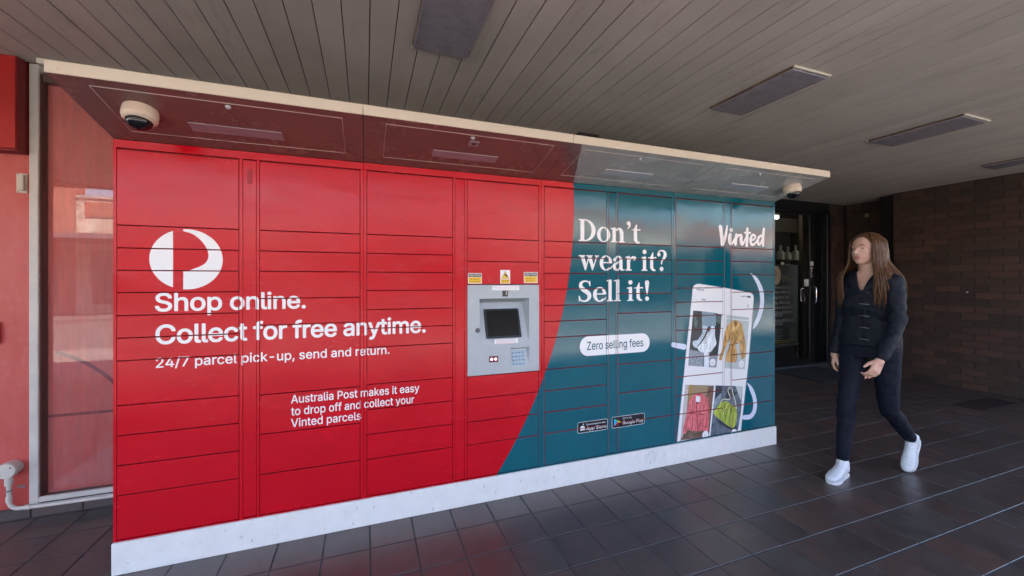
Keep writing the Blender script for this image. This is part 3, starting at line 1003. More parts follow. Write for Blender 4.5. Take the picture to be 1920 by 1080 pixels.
def g_dot(x, z, r_, n=18):
    return [[(x + r_ * math.cos(2 * math.pi * k / n), z + r_ * math.sin(2 * math.pi * k / n)) for k in range(n)]]

def g_stroke(pts):
    p = smooth_line(pts, 6)
    L, Rr = [], []
    for i, q in enumerate(p):
        a, b = p[max(i - 1, 0)], p[min(i + 1, len(p) - 1)]
        dx, dz = b[0] - a[0], b[1] - a[1]
        m_ = math.hypot(dx, dz) or 1
        L.append((q[0] - dz / m_ * q[2] / 2, q[1] + dx / m_ * q[2] / 2))
        Rr.append((q[0] + dz / m_ * q[2] / 2, q[1] - dx / m_ * q[2] / 2))
    return [[L[i], L[i + 1], Rr[i + 1], Rr[i]] for i in range(len(p) - 1)]

def wedge_serif(x0, x1, z, up=1):
    return [[(x0, z), (x1, z), (x1 - 0.02, z + 0.055 * up), (x0 + 0.02, z + 0.055 * up)]]

GL = {
 'D': (0.88, g_rect(0.09, 0.04, 0.275, 0.96) + wedge_serif(0, 0.34, 0) + wedge_serif(0, 0.34, 1, -1)
       + g_ring(0.30, 0.5, (0.52, 0.5), (0.32, 0.44), -90, 90) + g_rect(0.27, 0, 0.31, 0.06) + g_rect(0.27, 0.94, 0.31, 1)),
 'o': (0.70, g_ring(0.335, 0.34, (0.33, 0.355), (0.155, 0.305), 0, 360, n=36)),
 'n': (0.80, g_rect(0.08, 0.04, 0.255, 0.66) + wedge_serif(0, 0.33, 0) + [[(0.0, 0.60), (0.10, 0.60), (0.255, 0.70), (0.22, 0.70), (0.0, 0.65)]]
       + g_ring(0.42, 0.44, (0.22, 0.255), (0.05, 0.155), 0, 150, icx=0.40) + g_rect(0.465, 0.04, 0.64, 0.45) + wedge_serif(0.40, 0.72, 0)),
 "'": (0.27, g_dot(0.11, 0.93, 0.10) + g_stroke([(0.15, 0.94, 0.12), (0.165, 0.84, 0.10), (0.12, 0.73, 0.06), (0.04, 0.66, 0.02)])),
 't': (0.50, g_rect(0.11, 0.14, 0.285, 0.66) + [[(0.0, 0.61), (0.46, 0.61), (0.45, 0.68), (0.0, 0.65)]] + [[(0.11, 0.66), (0.285, 0.66), (0.285, 0.90), (0.24, 0.90)]]
       + g_ring(0.33, 0.20, (0.22, 0.215), (0.05, 0.13), 180, 300, icx=0.345)),
 'w': (1.04, [[(0.08, 0.65), (0.27, 0.65), (0.42, 0.16), (0.36, 0.0), (0.31, 0.0)], [(0.36, 0.0), (0.52, 0.55), (0.50, 0.65), (0.47, 0.60), (0.37, 0.20)],
       [(0.44, 0.65), (0.63, 0.65), (0.76, 0.18), (0.71, 0.0), (0.66, 0.0)], [(0.71, 0.0), (0.93, 0.63), (0.87, 0.63), (0.73, 0.20)]]
       + wedge_serif(0.0, 0.33, 0.68, -1) + wedge_serif(0.38, 0.70, 0.68, -1) + wedge_serif(0.80, 1.02, 0.68, -1)),
 'e': (0.66, g_ring(0.33, 0.34, (0.325, 0.355), (0.155, 0.30), 0, 318, n=34, icx=0.335, icz=0.345) + g_rect(0.16, 0.33, 0.60, 0.39) + g_stroke([(0.55, 0.08, 0.05), (0.61, 0.15, 0.05), (0.645, 0.22, 0.03)])),
 'a': (0.68, g_rect(0.36, 0.10, 0.53, 0.48) + g_ring(0.31, 0.46, (0.22, 0.235), (0.07, 0.17), 0, 150, icx=0.30) + g_dot(0.13, 0.50, 0.085)
       + g_ring(0.245, 0.185, (0.235, 0.20), (0.075, 0.12), 70, 300, icx=0.27) + g_stroke([(0.37, 0.40, 0.05), (0.27, 0.385, 0.06), (0.16, 0.34, 0.07)])
       + g_stroke([(0.24, 0.03, 0.06), (0.34, 0.07, 0.06), (0.40, 0.15, 0.06)]) + g_stroke([(0.445, 0.13, 0.17), (0.50, 0.04, 0.11), (0.57, 0.035, 0.06), (0.64, 0.05, 0.04)])),
 'r': (0.58, g_rect(0.08, 0.04, 0.255, 0.66) + wedge_serif(0, 0.35, 0) + [[(0.0, 0.60), (0.10, 0.60), (0.255, 0.70), (0.22, 0.70), (0.0, 0.65)]]
       + g_stroke([(0.24, 0.44, 0.05), (0.30, 0.58, 0.08), (0.40, 0.645, 0.10), (0.48, 0.63, 0.08)]) + g_dot(0.48, 0.585, 0.10)),
 'i': (0.38, g_rect(0.09, 0.04, 0.265, 0.66) + wedge_serif(0, 0.35, 0) + [[(0.0, 0.60), (0.10, 0.60), (0.265, 0.70), (0.23, 0.70), (0.0, 0.65)]] + g_dot(0.175, 0.91, 0.11)),
 'l': (0.38, g_rect(0.09, 0.04, 0.265, 1.02) + wedge_serif(0, 0.35, 0) + [[(0.0, 0.96), (0.10, 0.96), (0.265, 1.06), (0.23, 1.06), (0.0, 1.01)]]),
 'S': (0.72, g_stroke([(0.575, 0.78, 0.05), (0.53, 0.90, 0.07), (0.42, 0.965, 0.07), (0.27, 0.96, 0.09), (0.15, 0.87, 0.14), (0.14, 0.73, 0.17), (0.25, 0.59, 0.20), (0.42, 0.47, 0.21), (0.54, 0.34, 0.19), (0.54, 0.18, 0.16), (0.43, 0.06, 0.10), (0.28, 0.03, 0.07), (0.14, 0.09, 0.07), (0.07, 0.24, 0.05)])
       + [[(0.54, 0.74), (0.60, 0.74), (0.59, 1.0), (0.55, 0.98)], [(0.045, 0.28), (0.105, 0.28), (0.09, 0.03), (0.05, 0.01)]]),
 '?': (0.60, g_dot(0.10, 0.80, 0.095) + g_stroke([(0.05, 0.84, 0.06), (0.13, 0.96, 0.07), (0.27, 1.0, 0.07), (0.42, 0.93, 0.14), (0.46, 0.78, 0.18), (0.38, 0.62, 0.14), (0.28, 0.48, 0.08), (0.255, 0.32, 0.06)]) + g_dot(0.26, 0.095, 0.11)),
 '!': (0.34, [[(0.145, 0.30), (0.205, 0.30), (0.29, 0.88), (0.27, 0.98), (0.175, 1.02), (0.08, 0.98), (0.06, 0.88)]] + g_dot(0.175, 0.095, 0.11)),
 ' ': (0.28, []),
}

def pr_serif(mat, layer, s, x0, x1, z, cap):
    ps, x = [], 0.0
    letters = []
    for ch in s:
        adv, gl = GL[ch]
        letters.append([ccw([(x + px, pz) for px, pz in p]) for p in gl])
        x += adv
    a = min(px for l_ in letters for p in l_ for px, _ in p)
    b = max(px for l_ in letters for p in l_ for px, _ in p)
    for l_ in letters:
        for p in fill_loops(l_) if l_ else []:
            PR.append((mat, layer, [(x0 + (px - a) / (b - a) * (x1 - x0), z + pz * cap) for px, pz in p]))

# --- red side
pr_text('white', 2, 'Shop online.', -0.930, -0.297, 1.2085, 0.083, 0.0165, 0.97)
pr_text('white', 2, 'Collect for free anytime.', -0.928, 0.327, 1.053, 0.088, 0.0165, 0.97)
pr_text('white', 2, '24/7 parcel pick-up, send and return.', -0.928, 0.127, 0.9405, 0.0455, 0.011)
pr_text('white', 2, 'Australia Post makes it easy', -0.363, 0.292, 0.7120, 0.0425, 0.009)
pr_text('white', 2, 'to drop off and collect your', -0.363, 0.263, 0.6490, 0.0425, 0.009)
pr_text('white', 2, 'Vinted parcels', -0.363, -0.023, 0.5880, 0.0425, 0.009)
# --- teal side
pr_serif('white', 2, "Don't", 1.337, 1.838, 1.618, 0.148)
pr_serif('white', 2, 'wear it?', 1.337, 2.070, 1.423, 0.148)
pr_serif('white', 2, 'Sell it!', 1.339, 1.913, 1.210, 0.143)
pr_poly('white', 1, rounded(1.347, 0.844, 1.918, 0.976, 0.065, 8))
pr_text('teal_ink', 2, 'Zero selling fees', 1.403, 1.862, 0.884, 0.0545, 0.010)
# --- store badges
for x0, x1, z0, z1 in ((1.330, 1.565, 0.330, 0.404), (1.600, 1.873, 0.330, 0.408)):
    pr_poly('white', 1, rounded(x0, z0, x1, z1, 0.010, 4))
    pr_poly('badge_black', 2, rounded(x0 + 0.0025, z0 + 0.0025, x1 - 0.0025, z1 - 0.0025, 0.008, 4))
pr_text('white', 3, 'Download on the', 1.397, 1.545, 0.3775, 0.0110, 0.004)
pr_text('white', 3, 'App Store', 1.397, 1.555, 0.3445, 0.0230, 0.008)
pr_text('white', 3, 'GET IT ON', 1.688, 1.760, 0.3830, 0.0110, 0.004)
pr_text('white', 3, 'Google Play', 1.688, 1.862, 0.3480, 0.0230, 0.008)
pr_circle('white', 3, 1.3645, 0.3650, 0.0135)
pr_circle('white', 3.1, 1.3740, 0.3630, 0.0125)
pr_circle('white', 3.2, 1.3600, 0.3560, 0.0100)
pr_circle('white', 3.3, 1.3780, 0.3560, 0.0095)
pr_circle('badge_black', 3.5, 1.3890, 0.3680, 0.0060)
pr_poly('white', 3.4, [(1.368, 0.381), (1.371, 0.389), (1.378, 0.392), (1.377, 0.385)])
px0, pz0, pw, ph_ = 1.618, 0.3695, 0.054, 0.050
pr_poly('play_blue', 3, [(px0, pz0 - ph_ / 2), (px0 + pw * 0.45, pz0), (px0, pz0 + ph_ / 2)])
pr_poly('play_green', 3.2, [(px0, pz0 + ph_ / 2), (px0 + pw * 0.45, pz0), (px0 + pw * 0.68, pz0 + ph_ * 0.16)])
pr_poly('play_red', 3.2, [(px0, pz0 - ph_ / 2), (px0 + pw * 0.68, pz0 - ph_ * 0.16), (px0 + pw * 0.45, pz0)])
pr_poly('play_yellow', 3.4, [(px0 + pw * 0.45, pz0), (px0 + pw * 0.68, pz0 - ph_ * 0.16), (px0 + pw, pz0), (px0 + pw * 0.68, pz0 + ph_ * 0.16)])
art_to_print()

# ------------------------------------------------------------------ the setting: ground and street
XK0, XK1 = -34.0, 44.0
street = structure('street')
box('road', XK0, XK1, -12.2, -3.9, -0.5, -0.13, 'road_asphalt', street, kind='structure')
box('footpath', XK0, XK1, -3.9, -0.902, -0.5, -0.001, 'concrete', street, kind='structure')
box('tile_bed', XK0, XK1, -0.902, 9.0, -0.5, -0.0022, 'grout', street, kind='structure')
box('far_footpath', XK0, XK1, -18.0, -12.2, -0.5, 0.0, 'road_asphalt', street, kind='structure')
ground = box('ground', -400, 400, -400, 400, -3, -0.55, 'concrete', None, kind='structure')
box('kerb', XK0, XK1, -4.05, -3.901, -0.5, -0.003, 'concrete', street, 0.01, kind='structure')

# floor tiles, laid on the same grid across the whole arcade
floor = structure('tiled_floor')
PX, PY, GR = 0.2215, 0.2335, 0.0085
def tiledata(dz=0.0):
    return boxdata(GR / 2, PX - GR / 2, GR / 2, PY - GR / 2, -0.011, 0, 0.0009)
tv, tf = tiledata()
tme = bpy.data.meshes.new('floor_tile')
tme.from_pydata(tv, [], tf)
tme.materials.append(M('floor_tile_clay'))
cells = []
for i in range(-14, 30):
    for j in range(-13, 10):
        x, y = 1.131 + PX * i, 2.135 + PY * j
        if x > 7.50 or x < -2.4 or y > 4.30 - PY * 0.6:
            continue
        if x + PX > 1.67 and False:
            continue
        if x < 1.60 and y > 3.09:
            continue
        cells.append((x, y))
S_, C_ = math.sin(YAW), math.cos(YAW)
def on_screen(x, y):
    fw = x * S_ + y * C_
    if fw < 0.5:
        return 0
    px = 960 + 748 * (x * C_ - y * S_) / fw
    py = 526 + 748 * 1.353 / fw
    hidden = (-1.0 < x < 3.18 and y > 2.35) or (x < 3.2 * y / 2.35 and x > -1.05 * y / 2.35 and y > 2.4)
    if -40 < px < 1960 and py < 1130 and not hidden:
        return 1 / fw
    return 0
cells.sort(key=lambda c: -on_screen(c[0] + PX / 2, c[1] + PY / 2))
rnd = random.Random(3)
rest = []
for k, (x, y) in enumerate(cells):
    dz = rnd.uniform(-0.0006, 0.0006)
    if k < 300 and on_screen(x + PX / 2, y + PY / 2) > 0:
        o = bpy.data.objects.new('floor_tile', tme)
        o.location = (x, y, dz)
        o.rotation_euler = (rnd.uniform(-1, 1) * R(0.12), rnd.uniform(-1, 1) * R(0.12), 0)
        COL.objects.link(o)
        o.parent = floor
    else:
        rest.append(([(a + x, b + y, c + dz) for a, b, c in tv], tf))
V, F = merge(rest)
mesh_obj('further_tiles', V, F, 'floor_tile_clay', floor, kind='stuff')
box('pit_cover', 5.97, 6.73, 2.20, 2.43, 0.0005, 0.006, 'pit_cover_iron', floor, 0.002)
mat_ = box('door_mat', 5.66, 6.62, 3.50, 4.24, 0.001, 0.013, 'door_mat_pile', None, 0.004)
tag(mat_, 'black ribbed mat lying in front of the hair salon door', 'mat')

# ------------------------------------------------------------------ awning ceiling of painted boards
CZ = 2.593
ceil = structure('awning_ceiling')
BP = 0.122
def board(y1):
    v, f = boxdata(0.0025, BP - 0.0025, -0.55, y1, 0, 0.008, 0.0018)
    me = bpy.data.meshes.new('ceiling_board')
    me.from_pydata(v, [], f)
    me.materials.append(M('ceiling_board_paint'))
    return me
bshort, blong = board(3.075), board(4.30)
i0 = int((-3.6 - 0.142) / BP)
k = i0
while 0.142 + BP * k < 10.4:
    x = 0.142 + BP * k
    o = bpy.data.objects.new('ceiling_board', bshort if x < 1.63 else blong)
    o.location = (x, 0, CZ + rnd.uniform(-0.0012, 0.0012))
    o.rotation_euler = (0, rnd.uniform(-1, 1) * R(0.25), 0)
    COL.objects.link(o)
    o.parent = ceil
    k += 1
box('backing', -9, 14, -0.54, 9.0, CZ + 0.0105, CZ + 0.05, 'groove_backing_timber', ceil, kind='structure')
box('awning_roof', -9, 14, -0.54, 3.0, CZ + 0.05, CZ + 0.30, 'parapet_metal', ceil, kind='structure')
# fascia on the street edge
fas = box('awning_fascia', -9, 14, -0.60, -0.55, CZ - 0.03, CZ + 0.36, 'cream_trim_paint', ceil, 0.004, kind='structure')
upper = box('upper_shop_wall', -9, 14, 3.0, 9.0, CZ + 0.055, 5.4, 'weathered_render', None, kind='structure')

# ceiling light fittings
def ceiling_light(x0, x1, y0, y1, label):
    t = thing('ceiling_light', ((x0 + x1) / 2, (y0 + y1) / 2, CZ), label, 'ceiling light', 'ceiling lights in the board ceiling')
    z = CZ - 0.013
    f = 0.012
    V, F = merge([boxdata(x0, x1, y0, y0 + f, z + 0.004, CZ - 0.001, 0.001), boxdata(x0, x0 + f, y0 + f, y1 - f, z + 0.004, CZ - 0.001, 0.001),
                  boxdata(x1 - f, x1, y0 + f, y1 - f, z + 0.004, CZ - 0.001, 0.001)])
    mesh_obj('housing', V, F, 'rusty_edge', t)
    box('end_lip', x0 - 0.004, x1 + 0.004, y1 - f, y1 + 0.006, z + 0.003, CZ - 0.001, 'cream_trim_paint', t, 0.002)
    box('near_lip', x0 - 0.004, x1 + 0.004, y0 - 0.014, y0 - 0.0005, z - 0.001, CZ - 0.001, 'cream_trim_paint', t, 0.002)
    d_ = box('diffuser', x0 + 0.003, x1 - 0.003, y0 + 0.004, y1 - 0.013, z - 0.006, z + 0.004, 'light_diffuser_plastic', t, 0.004)
    V, F = merge([boxdata(x0 + 0.02 + 0.0, x0 + 0.032, y0 + 0.03, y1 - 0.04, z - 0.0080, z - 0.0058), boxdata(x1 - 0.032, x1 - 0.02, y0 + 0.03, y1 - 0.04, z - 0.0080, z - 0.0058)])
    mesh_obj('moulded_rib', V, F, 'light_diffuser_plastic', d_)
    for sx in (x0 + 0.016, x1 - 0.016):
        for sy in (y0 + 0.07, y1 - 0.09):
            v, f2 = lathe([(0.005, 0.0), (0.005, 0.003), (0.003, 0.005)], 10, (0, 0, -1), (sx, sy, z - 0.006))
            mesh_obj('screw', v, f2, 'rusty_edge', t)
ceiling_light(0.232, 0.536, 1.56, 2.165, 'grey ceiling light nearest the camera, cut off by the top edge of the photo')
ceiling_light(2.315, 2.625, 1.600, 2.205, 'grey ceiling light with a rusty edge, above the right end of the lockers')
ceiling_light(4.175, 4.520, 1.625, 2.237, 'long thin grey ceiling light above the walking woman, third from the left')
ceiling_light(6.200, 6.510, 1.68, 2.306, 'farthest ceiling light, close to the top of the brick wall')

# ------------------------------------------------------------------ shop front on the left: painted wall, frame, window
WY = 3.09
wl = thing('red_wall', (-2.6, WY, 0), 'faded red painted shop wall left of the white window frame', 'wall')
box('wall', -5.2, -1.800, WY + 0.002, WY + 0.25, 0.062, CZ, 'red_wall_paint', wl)
box('hidden_wall', -1.40, 1.665, WY + 0.03, WY + 0.25, 0.0, CZ, 'dark_brown_plain', wl)
box('return_wall', 1.42, 1.664, WY + 0.25, 4.32, 0.0, CZ, 'dark_brown_plain', wl)
x = -5.2
while x < -1.08:
    x1 = x + 0.2275
    box('skirting_tile', x + 0.004, x1 - 0.004, WY - 0.012, WY + 0.03, 0.0, 0.060, 'floor_tile_clay', wl, 0.002)
    x = x1
box('skirting_joint', -5.2, -1.1, WY - 0.006, WY + 0.02, -0.01, 0.0610, 'grout', wl)
fb = thing('red_sign_box', (-2.4, 3.04, 2.08), 'dark red sign box fixed high on the red wall at the far left', 'sign box')
box('face_panel', -4.2, -1.8065, 3.000, 3.012, 2.079, 2.588, 'red_fascia', fb, 0.002)
box('box_body', -4.2, -1.803, 3.013, WY, 2.068, 2.592, 'carcass_red', fb, 0.002)
hm = box('far_wall_plate', -1.961, -1.918, 3.070, 3.088, 1.00, 1.12, 'red_fascia', wl, 0.003)
hm.name = 'wall_plate'

sw = thing('wall_latch_plate', (-1.83, WY, 1.905), 'small cream metal keeper plate screwed to the red wall', 'wall plate')
box('plate', -1.853, -1.808, WY - 0.006, WY + 0.001, 1.850, 1.962, 'cream_trim_paint', sw, 0.002)
box('raised_cover', -1.836, -1.812, WY - 0.026, WY - 0.0065, 1.862, 1.953, 'cream_trim_paint', sw, 0.003)
for zz in (1.957, 1.855):
    v, f = lathe([(0.003, 0), (0.003, 0.002)], 8, (0, -1, 0), (-1.845, WY - 0.006, zz))
    mesh_obj('screw', v, f, 'rusty_edge', sw)

win = thing('shop_window', (-1.5, WY, 0.1), 'tall shop window with faded red film behind glass and a white frame', 'window')
box('frame_post', -1.797, -1.7565, WY - 0.012, WY + 0.10, 0.062, CZ - 0.002, 'white_frame_paint', win, 0.003)
box('sill', -1.7560, -1.02, WY - 0.012, WY + 0.005, 0.082, 0.112, 'white_frame_paint', win, 0.003)
box('sill_step', -1.7560, -1.02, WY - 0.020, WY - 0.0125, 0.062, 0.078, 'white_frame_paint', win, 0.002)
box('sill_inner', -1.7560, -1.02, WY + 0.0055, WY + 0.060, 0.062, 0.104, 'brown_reveal', win)
box('reveal', -1.7560, -1.7530, WY + 0.001, WY + 0.060, 0.105, CZ - 0.05, 'brown_reveal', win)
box('frame_head', -1.7525, -1.02, WY + 0.01, WY + 0.06, CZ - 0.09, CZ - 0.036, 'brown_reveal', win, 0.002)
gl = mesh_obj('glass_pane', [(-1.753, WY + 0.048, 0.10), (-1.02, WY + 0.048, 0.10), (-1.02, WY + 0.048, CZ - 0.05), (-1.753, WY + 0.048, CZ - 0.05)], [(0, 1, 2, 3)], 'window_glass', win)
bk_ = box('film_backing', -1.753, -1.02, WY + 0.058, WY + 0.07, 0.105, CZ - 0.05, 'red_window_film', win)
# printed roundel on the film: a dark ring and two bars
ring = []
cxr, czr, rr_ = -1.95, 0.35, 0.62
for a in range(0, 361, 4):
    ring.append((cxr + rr_ * math.cos(R(a)), czr + rr_ * math.sin(R(a))))
V, F = [], []
for i, a in enumerate(range(-60, 100, 4)):
    for r_ in (0.615, 0.635):
        V.append((cxr + r_ * math.cos(R(a)), WY + 0.0565, czr + r_ * math.sin(R(a))))
F = [(2 * i, 2 * i + 1, 2 * i + 3, 2 * i + 2) for i in range(len(V) // 2 - 1)]
V = [v for v in V]
keep = [q for q in F if all(V[i][0] > -1.75 for i in q)]
mesh_obj('film_ring', V, keep, 'film_dark_red', win)
box('film_bar', -1.752, -1.02, WY + 0.0555, WY + 0.0570, 0.545, 0.562, 'film_dark_red', win)

corn = box('cornice_strip', -1.715, 1.664, 2.986, 3.088, CZ - 0.032, CZ - 0.002, 'cream_trim_paint', None, 0.003)
tag(corn, 'narrow cream strip along the top of the shop wall under the ceiling boards', 'cornice')
nb = box('beam_end_block', 1.668, 1.86, 2.92, 3.06, CZ - 0.066, CZ - 0.004, 'dark_brown_plain', None, 0.003)
tag(nb, 'dark block at the ceiling behind the joint of the canopy trims', 'block')

# conduit: junction box, pipe, saddle
cd = thing('conduit_box', (-1.86, 3.03, 0.24), 'round white plastic junction box with a bent pipe low on the red wall', 'junction box')
v, f = lathe([(0.0, 0.0), (0.036, 0.0), (0.040, 0.003), (0.040, 0.026), (0.043, 0.027), (0.043, 0.060), (0.040, 0.066), (0.0, 0.067)][1:], 26, (0, -1, 0), (-1.862, WY, 0.300))
o = mesh_obj('box_body', v, f, 'pvc_white', cd, smooth=False)
for a in (40, 220):
    v, f = lathe([(0.0045, 0), (0.0045, 0.0015)], 10, (0, -1, 0), (-1.862 + 0.028 * math.cos(R(a)), WY - 0.067, 0.300 + 0.028 * math.sin(R(a))))
    mesh_obj('screw', v, f, 'rusty_edge', cd)
pts = [(-1.862, WY - 0.040, 0.262), (-1.862, WY - 0.040, 0.20), (-1.862, WY - 0.038, 0.125)]
for a in range(0, 91, 15):
    pts.append((-1.862 + 0.042 - 0.042 * math.cos(R(a)), WY - 0.036, 0.118 - 0.042 * math.sin(R(a))))
pts += [(-1.75, WY - 0.034, 0.072), (-1.40, WY - 0.034, 0.068), (-1.02, WY - 0.034, 0.066)]
v, f = tubedata(pts, 0.0105, 12)
mesh_obj('pipe', v, f, 'pvc_white', cd, smooth=True)
for p0, p1, rr2 in (((-1.862, WY - 0.040, 0.262), (-1.862, WY - 0.040, 0.215), 0.017), ((-1.862, WY - 0.039, 0.150), (-1.862, WY - 0.038, 0.120), 0.0135), ((-1.800, WY - 0.035, 0.076), (-1.775, WY - 0.035, 0.075), 0.0135)):
    v, f = tubedata([p0, p1], rr2, 14)
    mesh_obj('pipe_collar', v, f, 'pvc_white', cd)
v, f = tubedata([(-1.862, WY - 0.039, 0.188), (-1.862, WY - 0.039, 0.178)], 0.0130, 14)
mesh_obj('saddle_clip', v, f, 'galvanised', cd)
box('saddle_tab', -1.850, -1.815, WY - 0.004, WY + 0.001, 0.177, 0.191, 'galvanised', cd, 0.001)

# ------------------------------------------------------------------ brick walls on the right
def brick_mesh(L_, H_, D_, axis):
    v, f = boxdata(0, L_, 0, D_, 0, H_, 0.002)
    if axis == 'Y':     # brick lies along Y, its face looks to -X
        v = [(b, a, c) for a, b, c in v]
        f = [q[::-1] for q in f]
    me = bpy.data.meshes.new('brick')
    me.from_pydata(v, [], f)
    me.materials.append(M('dark_brick'))
    return me

def brick_face(parent, axis, fixed, a0, a1, z1, vis, sgn, limit=300):
    """one leaf of running-bond brick between a0 and a1 along the axis"""
    L_, H_, P, CP = 0.230, 0.076, 0.240, 0.0862
    full = brick_mesh(L_, H_, 0.02, axis)
    cache = {}
    stuff = []
    n = 0
    for c in range(int(z1 / CP) + 1):
        z = 0.006 + c * CP
        h = min(H_, z1 - z - 0.003)
        if h < 0.015:
            continue
        s = a0 - (P / 2 if c % 2 else 0)
        while s < a1:
            b0, b1 = max(s, a0), min(s + L_, a1)
            s += P
            if b1 - b0 < 0.03:
                continue
            off = rnd.uniform(-0.0025, 0.0015)
            key = (round(b1 - b0, 3), round(h, 3))
            if key not in cache:
                cache[key] = full if key == (L_, H_) else brick_mesh(key[0], key[1], 0.02, axis)
            if vis(b0, z) and n < limit:
                o = bpy.data.objects.new('brick', cache[key])
                o.location = (fixed + off, b0, z) if axis == 'Y' else (b0, fixed + off, z)
                o.parent = parent
                o.matrix_parent_inverse = Matrix.Translation(-Vector(parent.location))
                COL.objects.link(o)
                n += 1
            else:
                me = cache[key]
                vv = [tuple(q.co) for q in me.vertices]
                oo = (fixed + off, b0, z) if axis == 'Y' else (b0, fixed + off, z)
                stuff.append(([(p[0] + oo[0], p[1] + oo[1], p[2] + oo[2]) for p in vv], [tuple(q.vertices) for q in me.polygons]))
    if stuff:
        V, F = merge(stuff)
        mesh_obj('further_bricks', V, F, 'dark_brick', parent, kind='stuff')

bw = thing('brick_wall', (7.1, 2.2, 0), 'long dark brown brick wall at the right edge behind the walking woman', 'brick wall')
brick_face(bw, 'Y', 7.045, 0.85, 3.45, CZ, lambda a, z: a > 2.02, 1)
box('mortar_bed', 7.053, 7.30, 0.85, 3.45, 0, CZ, 'dark_mortar', bw)
bw2 = thing('recessed_brick_wall', (7.5, 3.9, 0), 'short dark brick wall set back beside the salon door, behind her head', 'brick wall')
brick_face(bw2, 'Y', 7.445, 3.70, 4.30, CZ, lambda a, z: True, 1)
box('mortar_bed', 7.453, 7.70, 3.452, 4.30, 0, CZ, 'dark_mortar', bw2)
box('corner_strip', 7.20, 7.452, 3.451, 3.695, 0, CZ, 'dark_brown_plain', bw2)  # plain dark strip, floor to ceiling, at the near corner of the recess
box('conduit', 7.425, 7.441, 4.270, 4.290, 0.9, CZ, 'dark_brown_plain', bw2)
bw3 = thing('brick_pier', (7.25, 4.30, 0), 'narrow strip of dark brick between the black door frame and the corner', 'brick pier')
brick_face(bw3, 'X', 4.295, 7.035, 7.44, CZ, lambda a, z: True, -1)
box('mortar_bed', 7.035, 7.70, 4.303, 4.5, 0, CZ, 'dark_mortar', bw3)
ds = box('wall_sensor', 7.436, 7.446, 3.96, 4.01, 2.36, 2.41, 'sign_gold', None, 0.002)
tag(ds, 'tiny tan plate high on the recessed brick above her head', 'wall plate')
for i, (yy, zz, ww, hh) in enumerate(((2.70, 1.20, 0.020, 0.016),)):
    dd = box('wall_spot', 7.040, 7.0445, yy, yy + ww, zz, zz + hh, 'paper_white', None, 0.001)
    tag(dd, 'small pale paint chip on the middle of the dark brick wall', 'paint mark')

# ------------------------------------------------------------------ salon door, shop front and what stands inside
DY = 4.30
sd = thing('salon_door', (6.3, DY, 0), 'black framed glass salon door with a chrome pull handle', 'glass door')
box('door_head', 5.0, 7.03, DY - 0.03, DY + 0.06, 2.430, CZ - 0.001, 'black_aluminium', sd, 0.003)
box('door_stile', 6.575, 6.70, DY - 0.02, DY + 0.03, 0.05, 2.428, 'black_aluminium', sd, 0.004)
box('side_panel', 6.71, 6.93, DY - 0.002, DY + 0.02, 0.02, 2.428, 'screen_black', sd)
box('frame_jamb', 6.94, 7.03, DY - 0.05, DY + 0.07, 0.0, 2.428, 'black_aluminium', sd, 0.004)
box('bottom_rail', 5.2, 6.57, DY - 0.02, DY + 0.03, 0.05, 0.135, 'black_aluminium', sd, 0.004)
box('top_rail', 5.2, 6.57, DY - 0.02, DY + 0.03, 2.385, 2.428, 'black_aluminium', sd, 0.003)
box('threshold', 5.2, 6.93, DY - 0.06, DY + 0.05, -0.005, 0.045, 'threshold_metal', sd, 0.004)
mesh_obj('glass_pane', [(5.2, DY, 0.135), (6.575, DY, 0.135), (6.575, DY, 2.385), (5.2, DY, 2.385)], [(0, 1, 2, 3)], 'door_glass', sd)
hp = [(6.62, DY - 0.02, 1.255), (6.62, DY - 0.075, 1.255), (6.62, DY - 0.085, 1.235), (6.62, DY - 0.085, 1.02), (6.62, DY - 0.075, 1.0), (6.62, DY - 0.02, 1.0)]
v, f = tubedata(hp, 0.011, 10)
mesh_obj('pull_handle', v, f, 'chrome', sd, smooth=True)
hp = [(6.555, DY + 0.02, 1.235), (6.50, DY + 0.07, 1.225), (6.50, DY + 0.075, 1.03), (6.555, DY + 0.02, 1.01)]
v, f = tubedata(hp, 0.010, 10)
mesh_obj('inner_handle', v, f, 'chrome', sd, smooth=True)
n1 = box('door_notice', 6.47, 6.565, DY - 0.006, DY - 0.002, 1.265, 1.375, 'paper_white', sd)
box('opening_hours_sticker', 6.575, 6.655, DY - 0.0235, DY - 0.0205, 1.585, 1.655, 'paper_white', sd)
src = []
save = PR
PR = []
for i, s_ in enumerate(('l', '9', 'e', 'd')):
    pr_rect('white', 1, 6.592 + 0.006 * (i % 2), 1.555 - i * 0.042 - 0.022, 6.632 - 0.004 * (i % 3), 1.555 - i * 0.042)
    pr_rect('badge_black', 2, 6.603, 1.555 - i * 0.042 - 0.014, 6.618 + 0.004 * (i % 2), 1.555 - i * 0.042 - 0.008)
apply_print(sd, (6.5, 6.7, 1.2, 1.7), DY - 0.0215, 'sticker_print')
PR = save
sfw = thing('shop_front_wall', (3.4, DY, 0), 'dark shop front wall hidden behind the locker bank', 'wall')
box('wall', 1.665, 4.998, DY, DY + 0.15, 0, CZ, 'dark_brown_plain', sfw)
